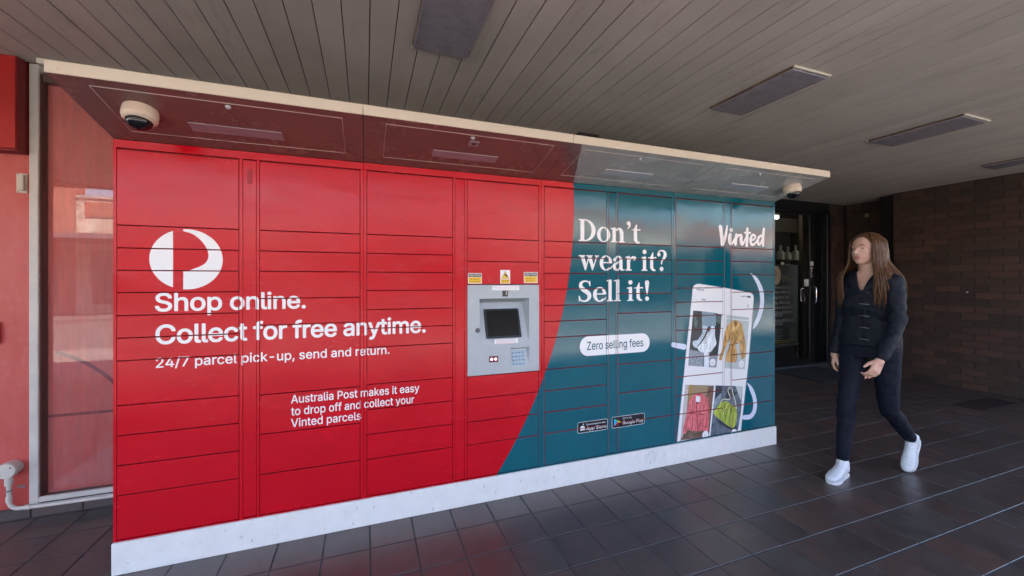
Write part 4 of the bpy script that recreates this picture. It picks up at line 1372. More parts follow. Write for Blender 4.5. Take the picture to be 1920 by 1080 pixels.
# room behind the glass
room = structure('salon_room')
box('room_floor', 4.9, 8.3, DY + 0.08, 8.2, -0.02, 0.02, 'salon_floor', room, kind='structure')
box('room_back', 4.9, 8.3, 8.2, 8.3, 0, 2.6, 'salon_wall', room, kind='structure')
box('room_side', 8.2, 8.3, DY + 0.51, 8.2, 0, 2.6, 'salon_wall', room, kind='structure')
box('room_left', 4.9, 5.0, DY + 0.16, 8.2, 0, 2.6, 'salon_wall', room, kind='structure')
box('bulkhead', 5.0, 8.2, 5.56, 5.70, 2.32, 2.59, 'salon_wall', room, kind='structure')
lamp = thing('batten_light', (6.5, 5.0, 2.50), 'short lit white lamp on the salon ceiling just past the locker edge', 'lamp')
box('lit_tube', 6.20, 6.845, 4.97, 5.03, 2.44, 2.50, 'salon_lamp_glow', lamp, 0.01)
box('lamp_base', 6.18, 6.87, 4.975, 5.025, 2.501, 2.59, 'white_frame_paint', lamp)
tp = box('timber_post', 6.885, 7.02, 4.60, 4.66, 0.02, 2.59, 'timber_strip', room, kind='structure')
un = thing('shelf_unit', (6.7, 5.35, 0.02), 'dark product shelf with bottles inside the salon', 'shelf')
box('back_board', 6.2, 7.90, 5.52, 5.55, 0.02, 2.31, 'salon_dark', un)
for zz in (1.745, 1.525):
    box('shelf_board', 6.2, 7.90, 5.20, 5.52, zz - 0.015, zz, 'salon_dark', un)
for i, (bx, hh) in enumerate(((7.302, 0.20), (7.487, 0.175), (7.702, 0.215))):
    t = thing('spray_bottle', (bx, 5.28, 1.745), ('leftmost', 'middle', 'rightmost')[i] + ' of the three white bottles on the upper salon shelf', 'bottle', 'bottles on the upper salon shelf')
    v, f = lathe([(0.055, 0), (0.062, 0.01), (0.062, hh * 0.62), (0.045, hh * 0.78), (0.018, hh * 0.86), (0.018, hh)], 16, (0, 0, 1), (bx, 5.28, 1.745))
    mesh_obj('bottle_body', v, f, 'bottle_white', t)
    v, f = lathe([(0.022, hh), (0.022, hh + 0.05), (0.010, hh + 0.075)], 12, (0, 0, 1), (bx, 5.28, 1.745))
    mesh_obj('cap', v, f, 'bottle_white', t)
for i, (bx, m_, ww, hh, lab) in enumerate(((7.300, 'bottle_olive', 0.09, 0.17, 'olive'), (7.445, 'carton_green', 0.11, 0.13, 'lime green'), (7.585, 'carton_blue', 0.11, 0.13, 'dark blue'), (7.730, 'carton_red', 0.12, 0.13, 'dark red'))):
    t = box('product_carton', bx - ww / 2, bx + ww / 2, 5.24, 5.34, 1.526, 1.526 + hh, m_, None, 0.004)
    tag(t, lab + ' product box on the lower salon shelf', 'box', 'boxes on the lower salon shelf')

# price board leaning inside, in its own plane
ab = thing('price_board', (6.2, 4.75, 0.02), 'black price board with white prices standing behind the salon glass', 'price board')
BY = 4.75
lean = 0.10
def abx(p):   # board plane slopes back towards its top and its right edge leans
    return p
box('panel', 5.80, 7.010, BY, BY + 0.03, 0.275, 1.62, 'sign_black', ab, 0.003)
v, f = merge([boxdata(7.012, 7.035, BY - 0.006, BY + 0.034, 0.22, 1.63, 0.003), boxdata(5.80, 7.011, BY - 0.006, BY + 0.034, 0.245, 0.274, 0.003)])
mesh_obj('frame', v, f, 'sign_frame', ab)
v, f = lathe([(0.040, 0), (0.040, 0.03)], 16, (0, -1, 0), (6.975, BY, 0.065))
mesh_obj('castor', v, f, 'castor_plastic', ab)
v, f = tubedata([(6.975, BY + 0.03, 0.065), (7.00, BY + 0.03, 0.25)], 0.012, 8)
mesh_obj('castor_fork', v, f, 'carton_red', ab)
save = PR
PR = []
rows = [('from $47.00', 6.43, 6.808, 1.215), ('from $55.00', 6.43, 6.821, 1.136), ('ing $12.00', 6.40, 6.769, 1.047), ('ing $85.00', 6.41, 6.795, 0.960),
        ('from $120.00', 6.44, 6.860, 0.877), ('from $150.00', 6.45, 6.860, 0.795), ('$50.00', 6.40, 6.614, 0.747), ('d from $300.00', 6.38, 6.893, 0.657), ('$65.00', 6.40, 6.614, 0.603)]
for s_, a, b, z in rows:
    pr_text('white', 1, s_, a, b, z, 0.044, 0.016, res=1)
for i in range(6):
    z = 0.52 - i * 0.035
    pr_rect('strap_cream', 1, 6.78, z, 6.93, z + 0.010)
    pr_rect('ui_grey', 1, 6.40, z, 6.62 - 0.03 * (i % 3), z + 0.008)
pr_rect('play_yellow', 1, 6.38, 0.335, 6.92, 0.343)
pr_rect('play_yellow', 1, 6.45, 0.305, 6.90, 0.313)
apply_print(ab, (5.81, 7.0, 0.28, 1.61), BY, 'price_lettering')
PR = []
for st in ([(6.30, 1.30, 0.010), (6.27, 1.36, 0.012), (6.30, 1.42, 0.010), (6.33, 1.38, 0.008)], [(6.33, 1.42, 0.012), (6.31, 1.30, 0.014)], [(6.395, 1.43, 0.014), (6.36, 1.30, 0.014)], [(6.32, 1.36, 0.008), (6.39, 1.365, 0.008)],
           [(6.45, 1.35, 0.010), (6.42, 1.36, 0.010), (6.41, 1.31, 0.012), (6.44, 1.31, 0.010), (6.455, 1.355, 0.010), (6.46, 1.305, 0.010)], [(6.485, 1.35, 0.012), (6.49, 1.305, 0.010)],
           [(6.52, 1.35, 0.010), (6.515, 1.305, 0.012), (6.54, 1.35, 0.008), (6.56, 1.35, 0.010)]):
    pr_stroke('strap_cream', 1, [(6.589 + (a_ - 6.25) * 0.96, 1.345 + (b_ - 1.30) * 0.80, w_ * 0.95) for a_, b_, w_ in st], True, 4)
apply_print(ab, (5.81, 7.0, 0.28, 1.61), BY, 'hair_lettering')
PR = save
V = [(6.455 + 0.120 * math.cos(R(a)), BY - 0.003, 1.44 + 0.160 * math.sin(R(a))) for a in range(0, 360, 12)]
mesh_obj('portrait_hair', V, [tuple(range(len(V)))], 'blonde_hair_print', ab)
V = [(6.42 + 0.055 * math.cos(R(a)), BY - 0.005, 1.45 + 0.09 * math.sin(R(a))) for a in range(0, 360, 15)]
mesh_obj('portrait_face', V, [tuple(range(len(V)))], 'face_print', ab)

# ------------------------------------------------------------------ parcel locker bank
LY = 2.35
MODX = [(-1.087, -0.0095), (-0.0085, 1.0665), (1.0675, 2.1335), (2.1345, 3.184)]
COLS = {'A': (-1.073, -0.596), 'B': (-0.504, -0.028), 'C': (0.009, 0.486), 'D': (0.578, 1.046), 'E': (1.087, 1.555), 'F': (1.649, 2.113), 'G': (2.156, 2.613), 'H': (2.706, 3.162)}
Z12 = [1.960, 1.609, 1.504, 1.400, 1.297, 1.191, 1.087, 0.982, 0.776, 0.637, 0.499, 0.361, 0.157]
Z9 = [1.960, 1.609, 1.504, 1.400, 1.261, 1.124, 0.769, 0.568, 0.363, 0.157]
ROWS = {'A': Z12, 'B': Z9, 'C': Z12, 'D': [1.960, 1.609, 1.470, 1.329], 'E': Z12, 'F': Z9, 'G': Z12, 'H': Z9}
STRIPS = [(-0.578, -0.520), (0.502, 0.560), (1.573, 1.633), (2.632, 2.690)]
bank = thing('parcel_locker', (1.05, 2.7, 0), 'long bank of red and teal parcel lockers with white lettering on a white plinth', 'parcel lockers')
GAP = 0.0021

def wrap_box(name, x0, x1, z0, z1, y=LY, depth=0.016, parent=bank, b=0.0014, yaw=0.0, pitch=0.0):
    """panel with printed wrap on its front and powder-coated metal edges; yaw/pitch: how far the sheet hangs out of true"""
    v, f = boxdata(x0, x1, y, y + depth, z0, z1, b)
    cx_, cz_ = (x0 + x1) / 2, (z0 + z1) / 2
    v = [(a, q + (a - cx_) * yaw + (c - cz_) * pitch, c) for a, q, c in v]
    fm = []
    for q in f:
        n = (Vector(v[q[1]]) - Vector(v[q[0]])).cross(Vector(v[q[2]]) - Vector(v[q[1]])).normalized()
        fm.append(0 if n.y < -0.9 else 1)
    return mesh_obj(name, v, f, ['locker_wrap', 'red_powdercoat'], parent, fm=fm)

def has_print(rect):
    x0, x1, z0, z1 = rect
    for _, _, p in PR:
        xs = [a for a, _ in p]
        zs = [b for _, b in p]
        if max(xs) > x0 and min(xs) < x1 and max(zs) > z0 and min(zs) < z1:
            return True
    return False

for k, (x0, x1) in enumerate(MODX):
    # carcass behind the doors and the frame rails
    if k == 1:      # a bay is left open behind the terminal
        box('carcass', x0, 0.600, LY + 0.020, LY + 0.62, 0.150, 2.000, 'carcass_red', bank)
        box('carcass', 0.6005, x1, LY + 0.020, LY + 0.62, 1.310, 2.000, 'carcass_red', bank)
        box('carcass', 0.6005, x1, LY + 0.020, LY + 0.62, 0.150, 0.785, 'carcass_red', bank)
        box('carcass', 1.035, x1, LY + 0.020, LY + 0.62, 0.7855, 1.3095, 'carcass_red', bank)
    else:
        box('carcass', x0, x1, LY + 0.020, LY + 0.62, 0.150, 2.000, 'carcass_red', bank)
    box('top_rail', x0, x1, LY + 0.0005, LY + 0.0198, 1.9665, 2.004, 'locker_wrap', bank, 0.001)
    box('bottom_rail', x0, x1, LY + 0.0005, LY + 0.0198, 0.1485, 0.1535, 'locker_wrap', bank, 0.001)
names = 'ABCDEFGH'
stiles = []
for k, (x0, x1) in enumerate(MODX):
    a, b = COLS[names[2 * k]], COLS[names[2 * k + 1]]
    s0, s1 = STRIPS[k]
    stiles += [(x0, a[0] - GAP), (a[1] + GAP, s0 - 0.0011), (s1 + 0.0011, b[0] - GAP), (b[1] + GAP, x1)]
for (a, b) in stiles:
    if b - a > 0.002:
        o = box('frame_stile', a, b, LY + 0.0005, LY + 0.0198, 0.1542, 1.9660, 'locker_wrap', bank, 0.0008)
        apply_print(o, (a + 0.0005, b - 0.0005, 0.155, 1.965), LY + 0.0005)
for k, (a, b) in enumerate(STRIPS):
    o = wrap_box('service_strip', a, b, 0.160, 1.960, LY + 0.001, 0.014)
    apply_print(o, (a + 0.001, b - 0.001, 0.161, 1.959), LY + 0.001)
    box('strip_seam', a - 0.0005, b + 0.0005, LY + 0.0004, LY + 0.0009, 1.6085, 1.6100, 'carcass_red', o)
v, f = boxdata(-0.560, -0.538, LY - 0.0015, LY + 0.0005, 1.84, 1.915, 0.001)
mesh_obj('lock_cover', v, f, 'red_powdercoat', bank)
dr = random.Random(11)
nd = 0
for c in names:
    x0, x1 = COLS[c]
    zs = ROWS[c]
    zz = [(zs[i + 1], zs[i]) for i in range(len(zs) - 1)]
    if c == 'D':
        zz += [(0.637, 0.772), (0.497, 0.637), (0.359, 0.497), (0.157, 0.359)]
    for z0, z1 in zz:
        dy = dr.uniform(-0.0010, 0.0008)
        o = wrap_box('locker_door', x0, x1, z0 + GAP / 2 + 0.0008, z1 - GAP / 2 - 0.0008, y=LY + (dy if c != 'D' else 0))
        r = (x0 + 0.0012, x1 - 0.0012, z0 + GAP / 2 + 0.002, z1 - GAP / 2 - 0.002)
        d0, d1 = [math.hypot(q + 1.6215, (z0 + z1) / 2 - 1.845) - 2.9247 for q in (x0, x1)]
        if d0 > 0:
            o['label'] = 'teal locker door'
        elif d1 > 0:
            o['label'] = 'locker door part red and part teal'
        if c != 'D':
            apply_print(o, r, LY + dy)
        nd += 1

# terminal in the fourth column
TX0, TX1, TZ0, TZ1 = 0.578, 1.048, 0.776, 1.3255
TY = LY - 0.004
term_v, term_f = [], []
xc = [TX0, 0.652, 0.852, 0.980, TX1]
zc = [TZ0, 0.813, 0.930, 0.968, 1.242, TZ1]
def vid(x, y, z):
    term_v.append((x, y, z))
    return len(term_v) - 1
for i in range(4):
    for j in range(5):
        hole = (i in (1, 2) and j == 3) or (i == 2 and j == 1)
        if hole:
            continue
        a = [vid(xc[i], TY, zc[j]), vid(xc[i + 1], TY, zc[j]), vid(xc[i + 1], TY, zc[j + 1]), vid(xc[i], TY, zc[j + 1])]
        term_f.append(tuple(a))
def quad(*p):
    term_f.append(tuple(vid(*q) for q in p))
HX0, HX1, HZ0, HZ1 = 0.652, 0.980, 0.968, 1.242
IX0, IX1, IZ1, ID = 0.668, 0.962, 1.214, 0.088
quad((HX0, TY, HZ0), (HX1, TY, HZ0), (IX1, TY + ID, IZ1), (IX0, TY + ID, IZ1))
quad((HX0, TY, HZ1), (IX0, TY + ID, IZ1), (IX1, TY + ID, IZ1), (HX1, TY, HZ1))
quad((HX0, TY, HZ0), (IX0, TY + ID, IZ1), (HX0, TY, HZ1))
quad((HX1, TY, HZ0), (HX1, TY, HZ1), (IX1, TY + ID, IZ1))
KX0, KX1, KZ0, KZ1, KD = 0.852, 0.980, 0.813, 0.930, 0.030
quad((KX0, TY, KZ0), (KX1, TY, KZ0), (0.972, TY + KD, 0.918), (0.858, TY + KD, 0.918))
quad((KX0, TY, KZ1), (0.858, TY + KD, 0.918), (0.972, TY + KD, 0.918), (KX1, TY, KZ1))
quad((KX0, TY, KZ0), (0.858, TY + KD, 0.918), (KX0, TY, KZ1))
quad((KX1, TY, KZ0), (KX1, TY, KZ1), (0.972, TY + KD, 0.918))
for p, q in (((TX0, TZ0), (TX1, TZ0)), ((TX1, TZ0), (TX1, TZ1)), ((TX1, TZ1), (TX0, TZ1)), ((TX0, TZ1), (TX0, TZ0))):
    quad((p[0], TY, p[1]), (p[0], TY + 0.020, p[1]), (q[0], TY + 0.020, q[1]), (q[0], TY, q[1]))
term = mesh_obj('terminal_panel', term_v, term_f, 'terminal_grey_metal', bank)
term['label'] = 'light grey terminal panel with touch screen and keypad'

def slope(z, x=None):
    return TY + (z - HZ0) / (IZ1 - HZ0) * ID
def slanted(name, outline, mat, lift0, lift1, parent):
    """plate of given outline lying on the sloping back of the recess"""
    n = len(outline)
    V = [(x, slope(z) - lift0, z) for x, z in outline] + [(x, slope(z) - lift1, z) for x, z in outline]
    F = [tuple(range(n, 2 * n))] + [(i, (i + 1) % n, n + (i + 1) % n, n + i) for i in range(n)]
    return mesh_obj(name, V, F, mat, parent)
scr = slanted('touch_screen', rounded(0.697, 0.995, 0.930, 1.173, 0.008, 5), 'bezel_black', 0.001, 0.007, term)
slanted('display_glass', rounded(0.711, 1.008, 0.917, 1.160, 0.004, 3), 'screen_black', 0.0071, 0.0078, term)

kp = []
for r_ in range(4):
    for c_ in range(4):
        x = 0.8665 + c_ * 0.0215
        z = 0.902 - r_ * 0.0225
        yk = TY + (z - KZ0) / (0.918 - KZ0) * KD
        v, f = boxdata(x, x + (0.018 if c_ < 3 else 0.022), yk - 0.0045, yk + 0.001, z - 0.016, z, 0.0012)
        mesh_obj('key', v, f, 'steel_key', term)
        kp.append((x, z, yk))
save = PR
for i, (x, z, yk) in enumerate(kp):
    PR = []
    ch = ['1', '2', '3', 'x', '4', '5', '6', '<', '7', '8', '9', 'o', '*', '0', '#', '='][i]
    w_ = 0.006 if i % 4 < 3 else 0.013
    pr_rect('teal_ink', 1, x + 0.005, z - 0.012, x + 0.005 + (0.007 if i % 4 < 3 else 0.014), z - 0.0035)
    pr_rect('pale_blue', 2, x + 0.0075, z - 0.010, x + 0.0065 + w_ - 0.002 * (i % 3), z - 0.0075 + 0.001 * (i % 2))
    apply_print(term, (x, x + 0.03, z - 0.02, z), yk - 0.0046, 'key_symbol')
PR = save
v, f = lathe([(0.0145, 0), (0.0145, 0.004), (0.012, 0.006)], 22, (0, -1, 0), (0.640, TY, 1.050))
mesh_obj('lock_cylinder', v, f, 'lock_steel', term)
box('key_slot', 0.6385, 0.6415, TY - 0.0068, TY - 0.0061, 1.043, 1.057, 'bezel_black', term)
box('scanner_surround', 0.7120, 0.7710, TY - 0.002, TY + 0.001, 0.849, 0.888, 'lock_steel', term, 0.001)
box('scanner_window', 0.7165, 0.7665, TY - 0.0030, TY - 0.0021, 0.853, 0.884, 'reader_window', term)
for x in (0.729, 0.754):
    v, f = lathe([(0.0068, 0), (0.0055, 0.0015), (0.002, 0.0022)], 14, (0, -1, 0), (x, TY - 0.0030, 0.869))
    mesh_obj('scanner_lamp', v, f, 'reader_lamp_glow', term)
box('camera_window', 0.799, 0.835, TY - 0.001, TY + 0.001, 1.2535, 1.290, 'camera_window', term)
box('camera_lens_bar', 0.821, 0.828, TY - 0.0022, TY - 0.0011, 1.263, 1.285, 'galvanised', term)
for x in (0.590, 1.036):
    for z in (0.790, 1.312):
        v, f = lathe([(0.0035, 0), (0.0030, 0.0016), (0.0008, 0.0020)], 10, (0, -1, 0), (x, TY, z))
        mesh_obj('screw', v, f, 'galvanised', term)
PR = []
pr_rect('white', 1, 0.732, 1.2925, 0.911, 1.3205)
pr_text('note_red', 2, 'Please touch screen to collect, to send', 0.740, 0.903, 1.3095, 0.0062, 0.0, res=1)
pr_text('note_red', 2, 'or return a parcel at this locker', 0.752, 0.893, 1.2985, 0.0062, 0.0, res=1)
apply_print(term, (0.70, 0.95, 1.28, 1.323), TY, 'notice_label')
PR = []
pr_rect('white', 1, 0.745, 0.9620, 0.8985, 0.9905)
for i, z in enumerate((0.9845, 0.9780, 0.9715, 0.9655)):
    pr_rect('note_grey' if i % 2 == 0 else 'note_red', 2, 0.752 + 0.004 * (i % 2), z - 0.0011, 0.888 - 0.006 * ((i + 1) % 2), z + 0.0011)
apply_print(term, (0.70, 0.95, 0.95, 0.993), TY - 0.009, 'notice_label')
PR = []
for x0, x1, z0, z1, l1, l2 in ((0.5815, 0.667, 1.3345, 1.398, 'THIS DOOR', 'WHEN LIT'), (0.944, 1.039, 1.3375, 1.4065, 'MIND YOUR', 'HEAD')):
    pr_rect('white', 1, x0, z0, x1, z1)
    zm = z0 + (z1 - z0) * 0.64
    pr_rect('caution_yellow', 2, x0 + 0.0035, z0 + 0.0035, x1 - 0.0035, zm - 0.002)
    pr_rect('caution_black', 2, x0 + 0.0035, zm, x1 - 0.0035, z1 - 0.0035)
    pr_text('white', 3, 'CAUTION', x0 + 0.009, x1 - 0.009, zm + (z1 - zm) * 0.22, (z1 - zm) * 0.46, 0.012, res=1)
    for i in range(2):
        zz_ = z0 + 0.010 + i * 0.014
        xx = x0 + 0.012 - 0.002 * i
        for wd in ((0.018, 0.022, 0.014) if i else (0.024, 0.012, 0.020)):
            pr_rect('caution_text', 3, xx, zz_, min(xx + wd, x1 - 0.010), zz_ + 0.0052)
            xx += wd + 0.0035
            if xx > x1 - 0.014:
                break
x0, x1, z0, z1 = 0.7865, 0.8515, 1.334, 1.4185
pr_rect('white', 1, x0, z0, x1, z1)
pr_poly('ui_grey', 2, [(x0 + 0.003, 1.3625), (x1 - 0.003, 1.3625), ((x0 + x1) / 2, z1 - 0.003)])
pr_poly('caution_yellow', 3, [(x0 + 0.008, 1.3655), (x1 - 0.008, 1.3655), ((x0 + x1) / 2, z1 - 0.010)])
pr_poly('caution_black', 4, [(0.812, 1.394), (0.817, 1.397), (0.836, 1.384), (0.835, 1.376), (0.828, 1.375), (0.815, 1.386)])
pr_rect('caution_yellow', 2, x0 + 0.004, z0 + 0.003, x1 - 0.004, 1.3600)
for i in range(2):
    xx = x0 + 0.008
    for wd in (0.018, 0.012, 0.012):
        pr_rect('caution_text', 3, xx, z0 + 0.007 + i * 0.011, min(xx + wd, x1 - 0.007), z0 + 0.0125 + i * 0.011)
        xx += wd + 0.003
apply_print(bank, (0.58, 1.045, 1.333, 1.466), LY, 'warning_stickers')
PR = []

# plinth: joined fascia lengths, sitting a little proud
for k, (x0, x1) in enumerate([(-1.090, 2.200), (2.2010, 3.192)]):
    box('plinth_fascia', x0, x1, LY - 0.008, LY + 0.05, 0.0, 0.1470, 'white_plinth_paint', bank, 0.0015)
box('plinth_return', 3.150, 3.1915, LY + 0.051, LY + 0.60, 0.0, 0.1470, 'white_plinth_paint', bank)
V, F = [], []
sr = random.Random(5)
for i in range(11):
    x = 1.865 + i * 0.0105 + sr.uniform(-0.003, 0.003)
    zt = 0.140 - sr.uniform(0, 0.025)
    ln = sr.uniform(0.03, 0.065)
    wv = sr.uniform(0.0010, 0.0020)
    o = len(V)
    V += [(x, LY - 0.0086, zt - ln), (x + wv, LY - 0.0086, zt - ln), (x + wv + 0.012, LY - 0.0086, zt), (x + 0.012, LY - 0.0086, zt)]
    F.append((o, o + 1, o + 2, o + 3))
mesh_obj('scuff_marks', V, F, 'print_ui_grey', bank)

# canopy over the lockers: sloping soffit, cream edge trim, lights and sensors
EY = 1.936
def sof(y):
    return 2.0065 + (LY - y) * 0.2415
for k, (x0, x1) in enumerate(MODX):
    if k == 3:
        x1 = 3.184
    v = [(x0 + 0.001, EY + 0.001, sof(EY)), (x1 - 0.001, EY + 0.001, sof(EY)), (x1 - 0.001, LY - 0.001, sof(LY)), (x0 + 0.001, LY - 0.001, sof(LY)),
         (x0 + 0.001, EY + 0.001, 2.150), (x1 - 0.001, EY + 0.001, 2.150), (x1 - 0.001, LY + 0.30, 2.150), (x0 + 0.001, LY + 0.30, 2.150),
         (x0 + 0.001, LY + 0.30, 2.006), (x1 - 0.001, LY + 0.30, 2.006)]
    f = [(0, 3, 2, 1), (3, 8, 9, 2), (4, 5, 6, 7), (8, 7, 6, 9), (0, 1, 5, 4), (0, 4, 7, 8, 3), (1, 2, 9, 6, 5)]
    cn = mesh_obj('canopy', v, f, 'canopy_soffit_metal', bank)
    tx1 = x1
    box('edge_trim', x0 + (0.0 if k else -0.0), tx1 - 0.0012, EY - 0.006, EY + 0.0005, sof(EY) - 0.001, 2.1515, 'cream_trim_paint', bank, 0.0012)
    # hinged service lid: four fine raised lines
    a, b, c_, d_ = x0 + 0.10, x1 - 0.09, EY + 0.045, LY - 0.075
    def line(xa, ya, xb, yb, wv=0.0022):
        dx, dy = xb - xa, yb - ya
        m_ = math.hypot(dx, dy)
        nx, ny = -dy / m_ * wv / 2, dx / m_ * wv / 2
        P = [(xa + nx, ya + ny), (xb + nx, yb + ny), (xb - nx, yb - ny), (xa - nx, ya - ny)]
        V = [(p, q, sof(q) - 0.0012) for p, q in P] + [(p, q, sof(q) + 0.001) for p, q in P]
        return V, [(0, 1, 2, 3), (0, 4, 5, 1), (1, 5, 6, 2), (2, 6, 7, 3), (3, 7, 4, 0)]
    V, F = merge([line(a, c_, b, c_, 0.0034), line(b, c_, b, d_), line(a, d_, b, d_), line(a, c_, a, d_)])
    mesh_obj('lid_edge', V, F, 'soffit_line_metal', cn)
    lx = (-0.555, 0.525, 1.600, 2.66)[k]
    ly0, ly1 = 2.150, 2.212
    P = [(lx - 0.183, ly0), (lx + 0.183, ly0), (lx + 0.183, ly1), (lx - 0.183, ly1)]
    V = [(p, q, sof(q) - 0.004) for p, q in P] + [(p, q, sof(q) + 0.001) for p, q in P]
    mesh_obj('light_lens', V, [(0, 3, 2, 1), (0, 1, 5, 4), (1, 2, 6, 5), (2, 3, 7, 6), (3, 0, 4, 7)], 'soffit_lens' if k < 2 else 'soffit_lens_clear', cn)
    sx = (-0.545, 0.520, 1.560, 2.560)[k]
    v, f = lathe([(0.010, 0), (0.012, 0.003), (0.010, 0.009), (0.004, 0.013)], 16, (0, -0.24, -1), (sx, 2.00, sof(2.00)))
    mesh_obj('sensor', v, f, 'soffit_lens_clear', cn, smooth=True)
P = [(0.512, 2.030), (0.566, 2.030), (0.566, 2.075), (0.512, 2.075)]
V = [(p, q, sof(q) - 0.004) for p, q in P] + [(p, q, sof(q) + 0.001) for p, q in P]
pl = mesh_obj('aperture_plate', V, [(0, 3, 2, 1), (0, 1, 5, 4), (1, 2, 6, 5), (2, 3, 7, 6), (3, 0, 4, 7)], 'soffit_lens', bank)
v, f = lathe([(0.010, 0), (0.009, 0.0012)], 16, (0, -0.24, -1), (0.539, 2.052, sof(2.052) - 0.004))
mesh_obj('aperture', v, f, 'bezel_black', pl)

def dome_camera(x, y, s, tiltv, label):
    z = sof(y)
    t = thing('dome_camera', (x, y, z), label, 'dome camera', 'dome cameras under the canopy')
    ax = Vector((0, -0.24, -1)).normalized()
    v, f = lathe([(0.056 * s, -0.010), (0.058 * s, 0.004), (0.060 * s, 0.018 * s), (0.060 * s, 0.036 * s), (0.057 * s, 0.046 * s), (0.051 * s, 0.053 * s), (0.045 * s, 0.056 * s)], 40, ax, (x, y, z))
    mesh_obj('housing', v, f, 'cream_camera_plastic', t, smooth=False)
    v, f = lathe([(0.0445 * s, 0.054 * s)] + [(0.044 * s * math.cos(R(a)), 0.056 * s + 0.036 * s * math.sin(R(a))) for a in range(0, 90, 10)] + [(0.002, 0.0925 * s)], 36, ax, (x, y, z))
    d_ = mesh_obj('dome', v, f, 'dome_tint', t, smooth=True)
    for k in range(3):
        q = R(40 + 120 * k)
        a = ax.orthogonal().normalized()
        c = ax.cross(a)
        p = Vector((x, y, z)) + ax * 0.0485 * s + (a * math.cos(q) + c * math.sin(q)) * 0.056 * s
        v, f = lathe([(0.003 * s, 0), (0.0025 * s, 0.002)], 8, ax, p)
        mesh_obj('screw', v, f, 'galvanised', t)
dome_camera(-0.880, 2.100, 1.0, 0, 'cream dome security camera at the left end of the canopy')
dome_camera(3.035, 2.110, 1.0, 0, 'pale dome security camera at the right end of the canopy')

# ------------------------------------------------------------------ far side of the street (seen only as reflections)
fr = random.Random(21)
xb = -30.0
lab = ['cream rendered shop with a plain parapet', 'red brick shop with a stepped parapet', 'patchy weathered shop with a tall parapet', 'low brick shop with a dark awning',
       'wide rendered shop with a high parapet', 'narrow red brick shop between rendered ones', 'end rendered shop down the street']
hts = [5.0, 5.5, 4.7, 4.9, 5.2, 4.6, 5.1]
wds = [12, 7, 8.5, 9, 12, 8, 16]
for i in range(7):
    x0, x1 = xb, xb + wds[i]
    xb = x1
    h = hts[i]
    br = i in (1, 3, 5)
    t = thing('far_shop', ((x0 + x1) / 2, -15, 0), lab[i] + ' across the street', 'shop building', 'shops across the street')
    box('front_wall', x0 + 0.01, x1 - 0.01, -15.6, -15.0, 0, h, 'far_red_brick' if br else 'weathered_render', t)
    box('parapet_cap', x0 + 0.02, x1 - 0.02, -15.65, -14.93, h + 0.002, h + 0.12, 'parapet_metal', t)
    if not br:
        box('brick_band', x0 + 0.3, x1 - 0.3, -14.995, -14.95, h - 0.75, h - 0.15, 'far_red_brick', t)
    box('awning', x0 + 0.02, x1 - 0.02, -14.9, -12.3, 2.85, 3.05, 'far_awning_metal', t)
    box('shop_glass', x0 + 0.5, x1 - 0.5, -14.995, -14.97, 0.4, 2.6, 'far_shop_glass', t)
    for px_ in (x0 + 0.3, x1 - 0.3):
        v, f = tubedata([(px_, -12.5, 0), (px_, -12.5, 2.85)], 0.05, 10)
        mesh_obj('awning_post', v, f, 'white_frame_paint', t)

# ------------------------------------------------------------------ the walking woman
FWD = Vector((-0.985, -0.17, 0)).normalized()      # facing and walking direction
LEFT = Vector((FWD.y * -1, FWD.x, 0))              # her left-hand side
UP = Vector((0, 0, 1))
person = thing('person', (3.40, 1.81, 0), 'woman with long brown hair walking past in a navy jacket, dark trousers and white sneakers', 'person')

def ico(c, r_, sub=2, sc=(1, 1, 1), rot=None):
    bm = bmesh.new()
    bmesh.ops.create_icosphere(bm, subdivisions=sub, radius=1)
    bm.verts.index_update()
    out = []
    for v_ in bm.verts:
        p = Vector((v_.co.x * sc[0], v_.co.y * sc[1], v_.co.z * sc[2])) * r_
        if rot:
            p = rot @ p
        out.append(p + Vector(c))
    f = [tuple(q.index for q in fc.verts) for fc in bm.faces]
    bm.free()
    return out, f

def capsule(p0, p1, r0, r1, n=14):
    """rounded tapered limb segment"""
    p0, p1 = Vector(p0), Vector(p1)
    t = (p1 - p0).normalized()
    pts, rr = [], []
    for a in (-80, -50, -25):
        pts.append(p0 + t * r0 * math.sin(R(a)))
        rr.append(r0 * math.cos(R(a)))
    L_ = (p1 - p0).length
    for k in range(7):
        u = k / 6
        pts.append(p0 + (p1 - p0) * u)
        rr.append(r0 + (r1 - r0) * u)
    for a in (25, 50, 80):
        pts.append(p1 + t * r1 * math.sin(R(a)))
        rr.append(r1 * math.cos(R(a)))
    return tubedata(pts, rr, n)

FR = Matrix((FWD, LEFT, UP)).transposed()          # local (forward, left, up) to world

def loft(sections, n=28):
    """closed tube through (centre, half width along LEFT, half depth along FWD, twist) sections"""
    V, F = [], []
    for c, wx, dy, *rest in sections:
        for k in range(n):
            q = 2 * math.pi * k / n
            e = 0.85
            cx_, sx_ = math.cos(q), math.sin(q)
            V.append(Vector(c) + LEFT * wx * math.copysign(abs(cx_) ** e, cx_) + FWD * dy * math.copysign(abs(sx_) ** e, sx_))
    for i in range(len(sections) - 1):
        for k in range(n):
            a0, a1 = i * n + k, i * n + (k + 1) % n
            F.append((a0, a1, a1 + n, a0 + n))
    F.append(tuple(range(n - 1, -1, -1)))
    F.append(tuple(range((len(sections) - 1) * n, len(sections) * n)))
    return V, F

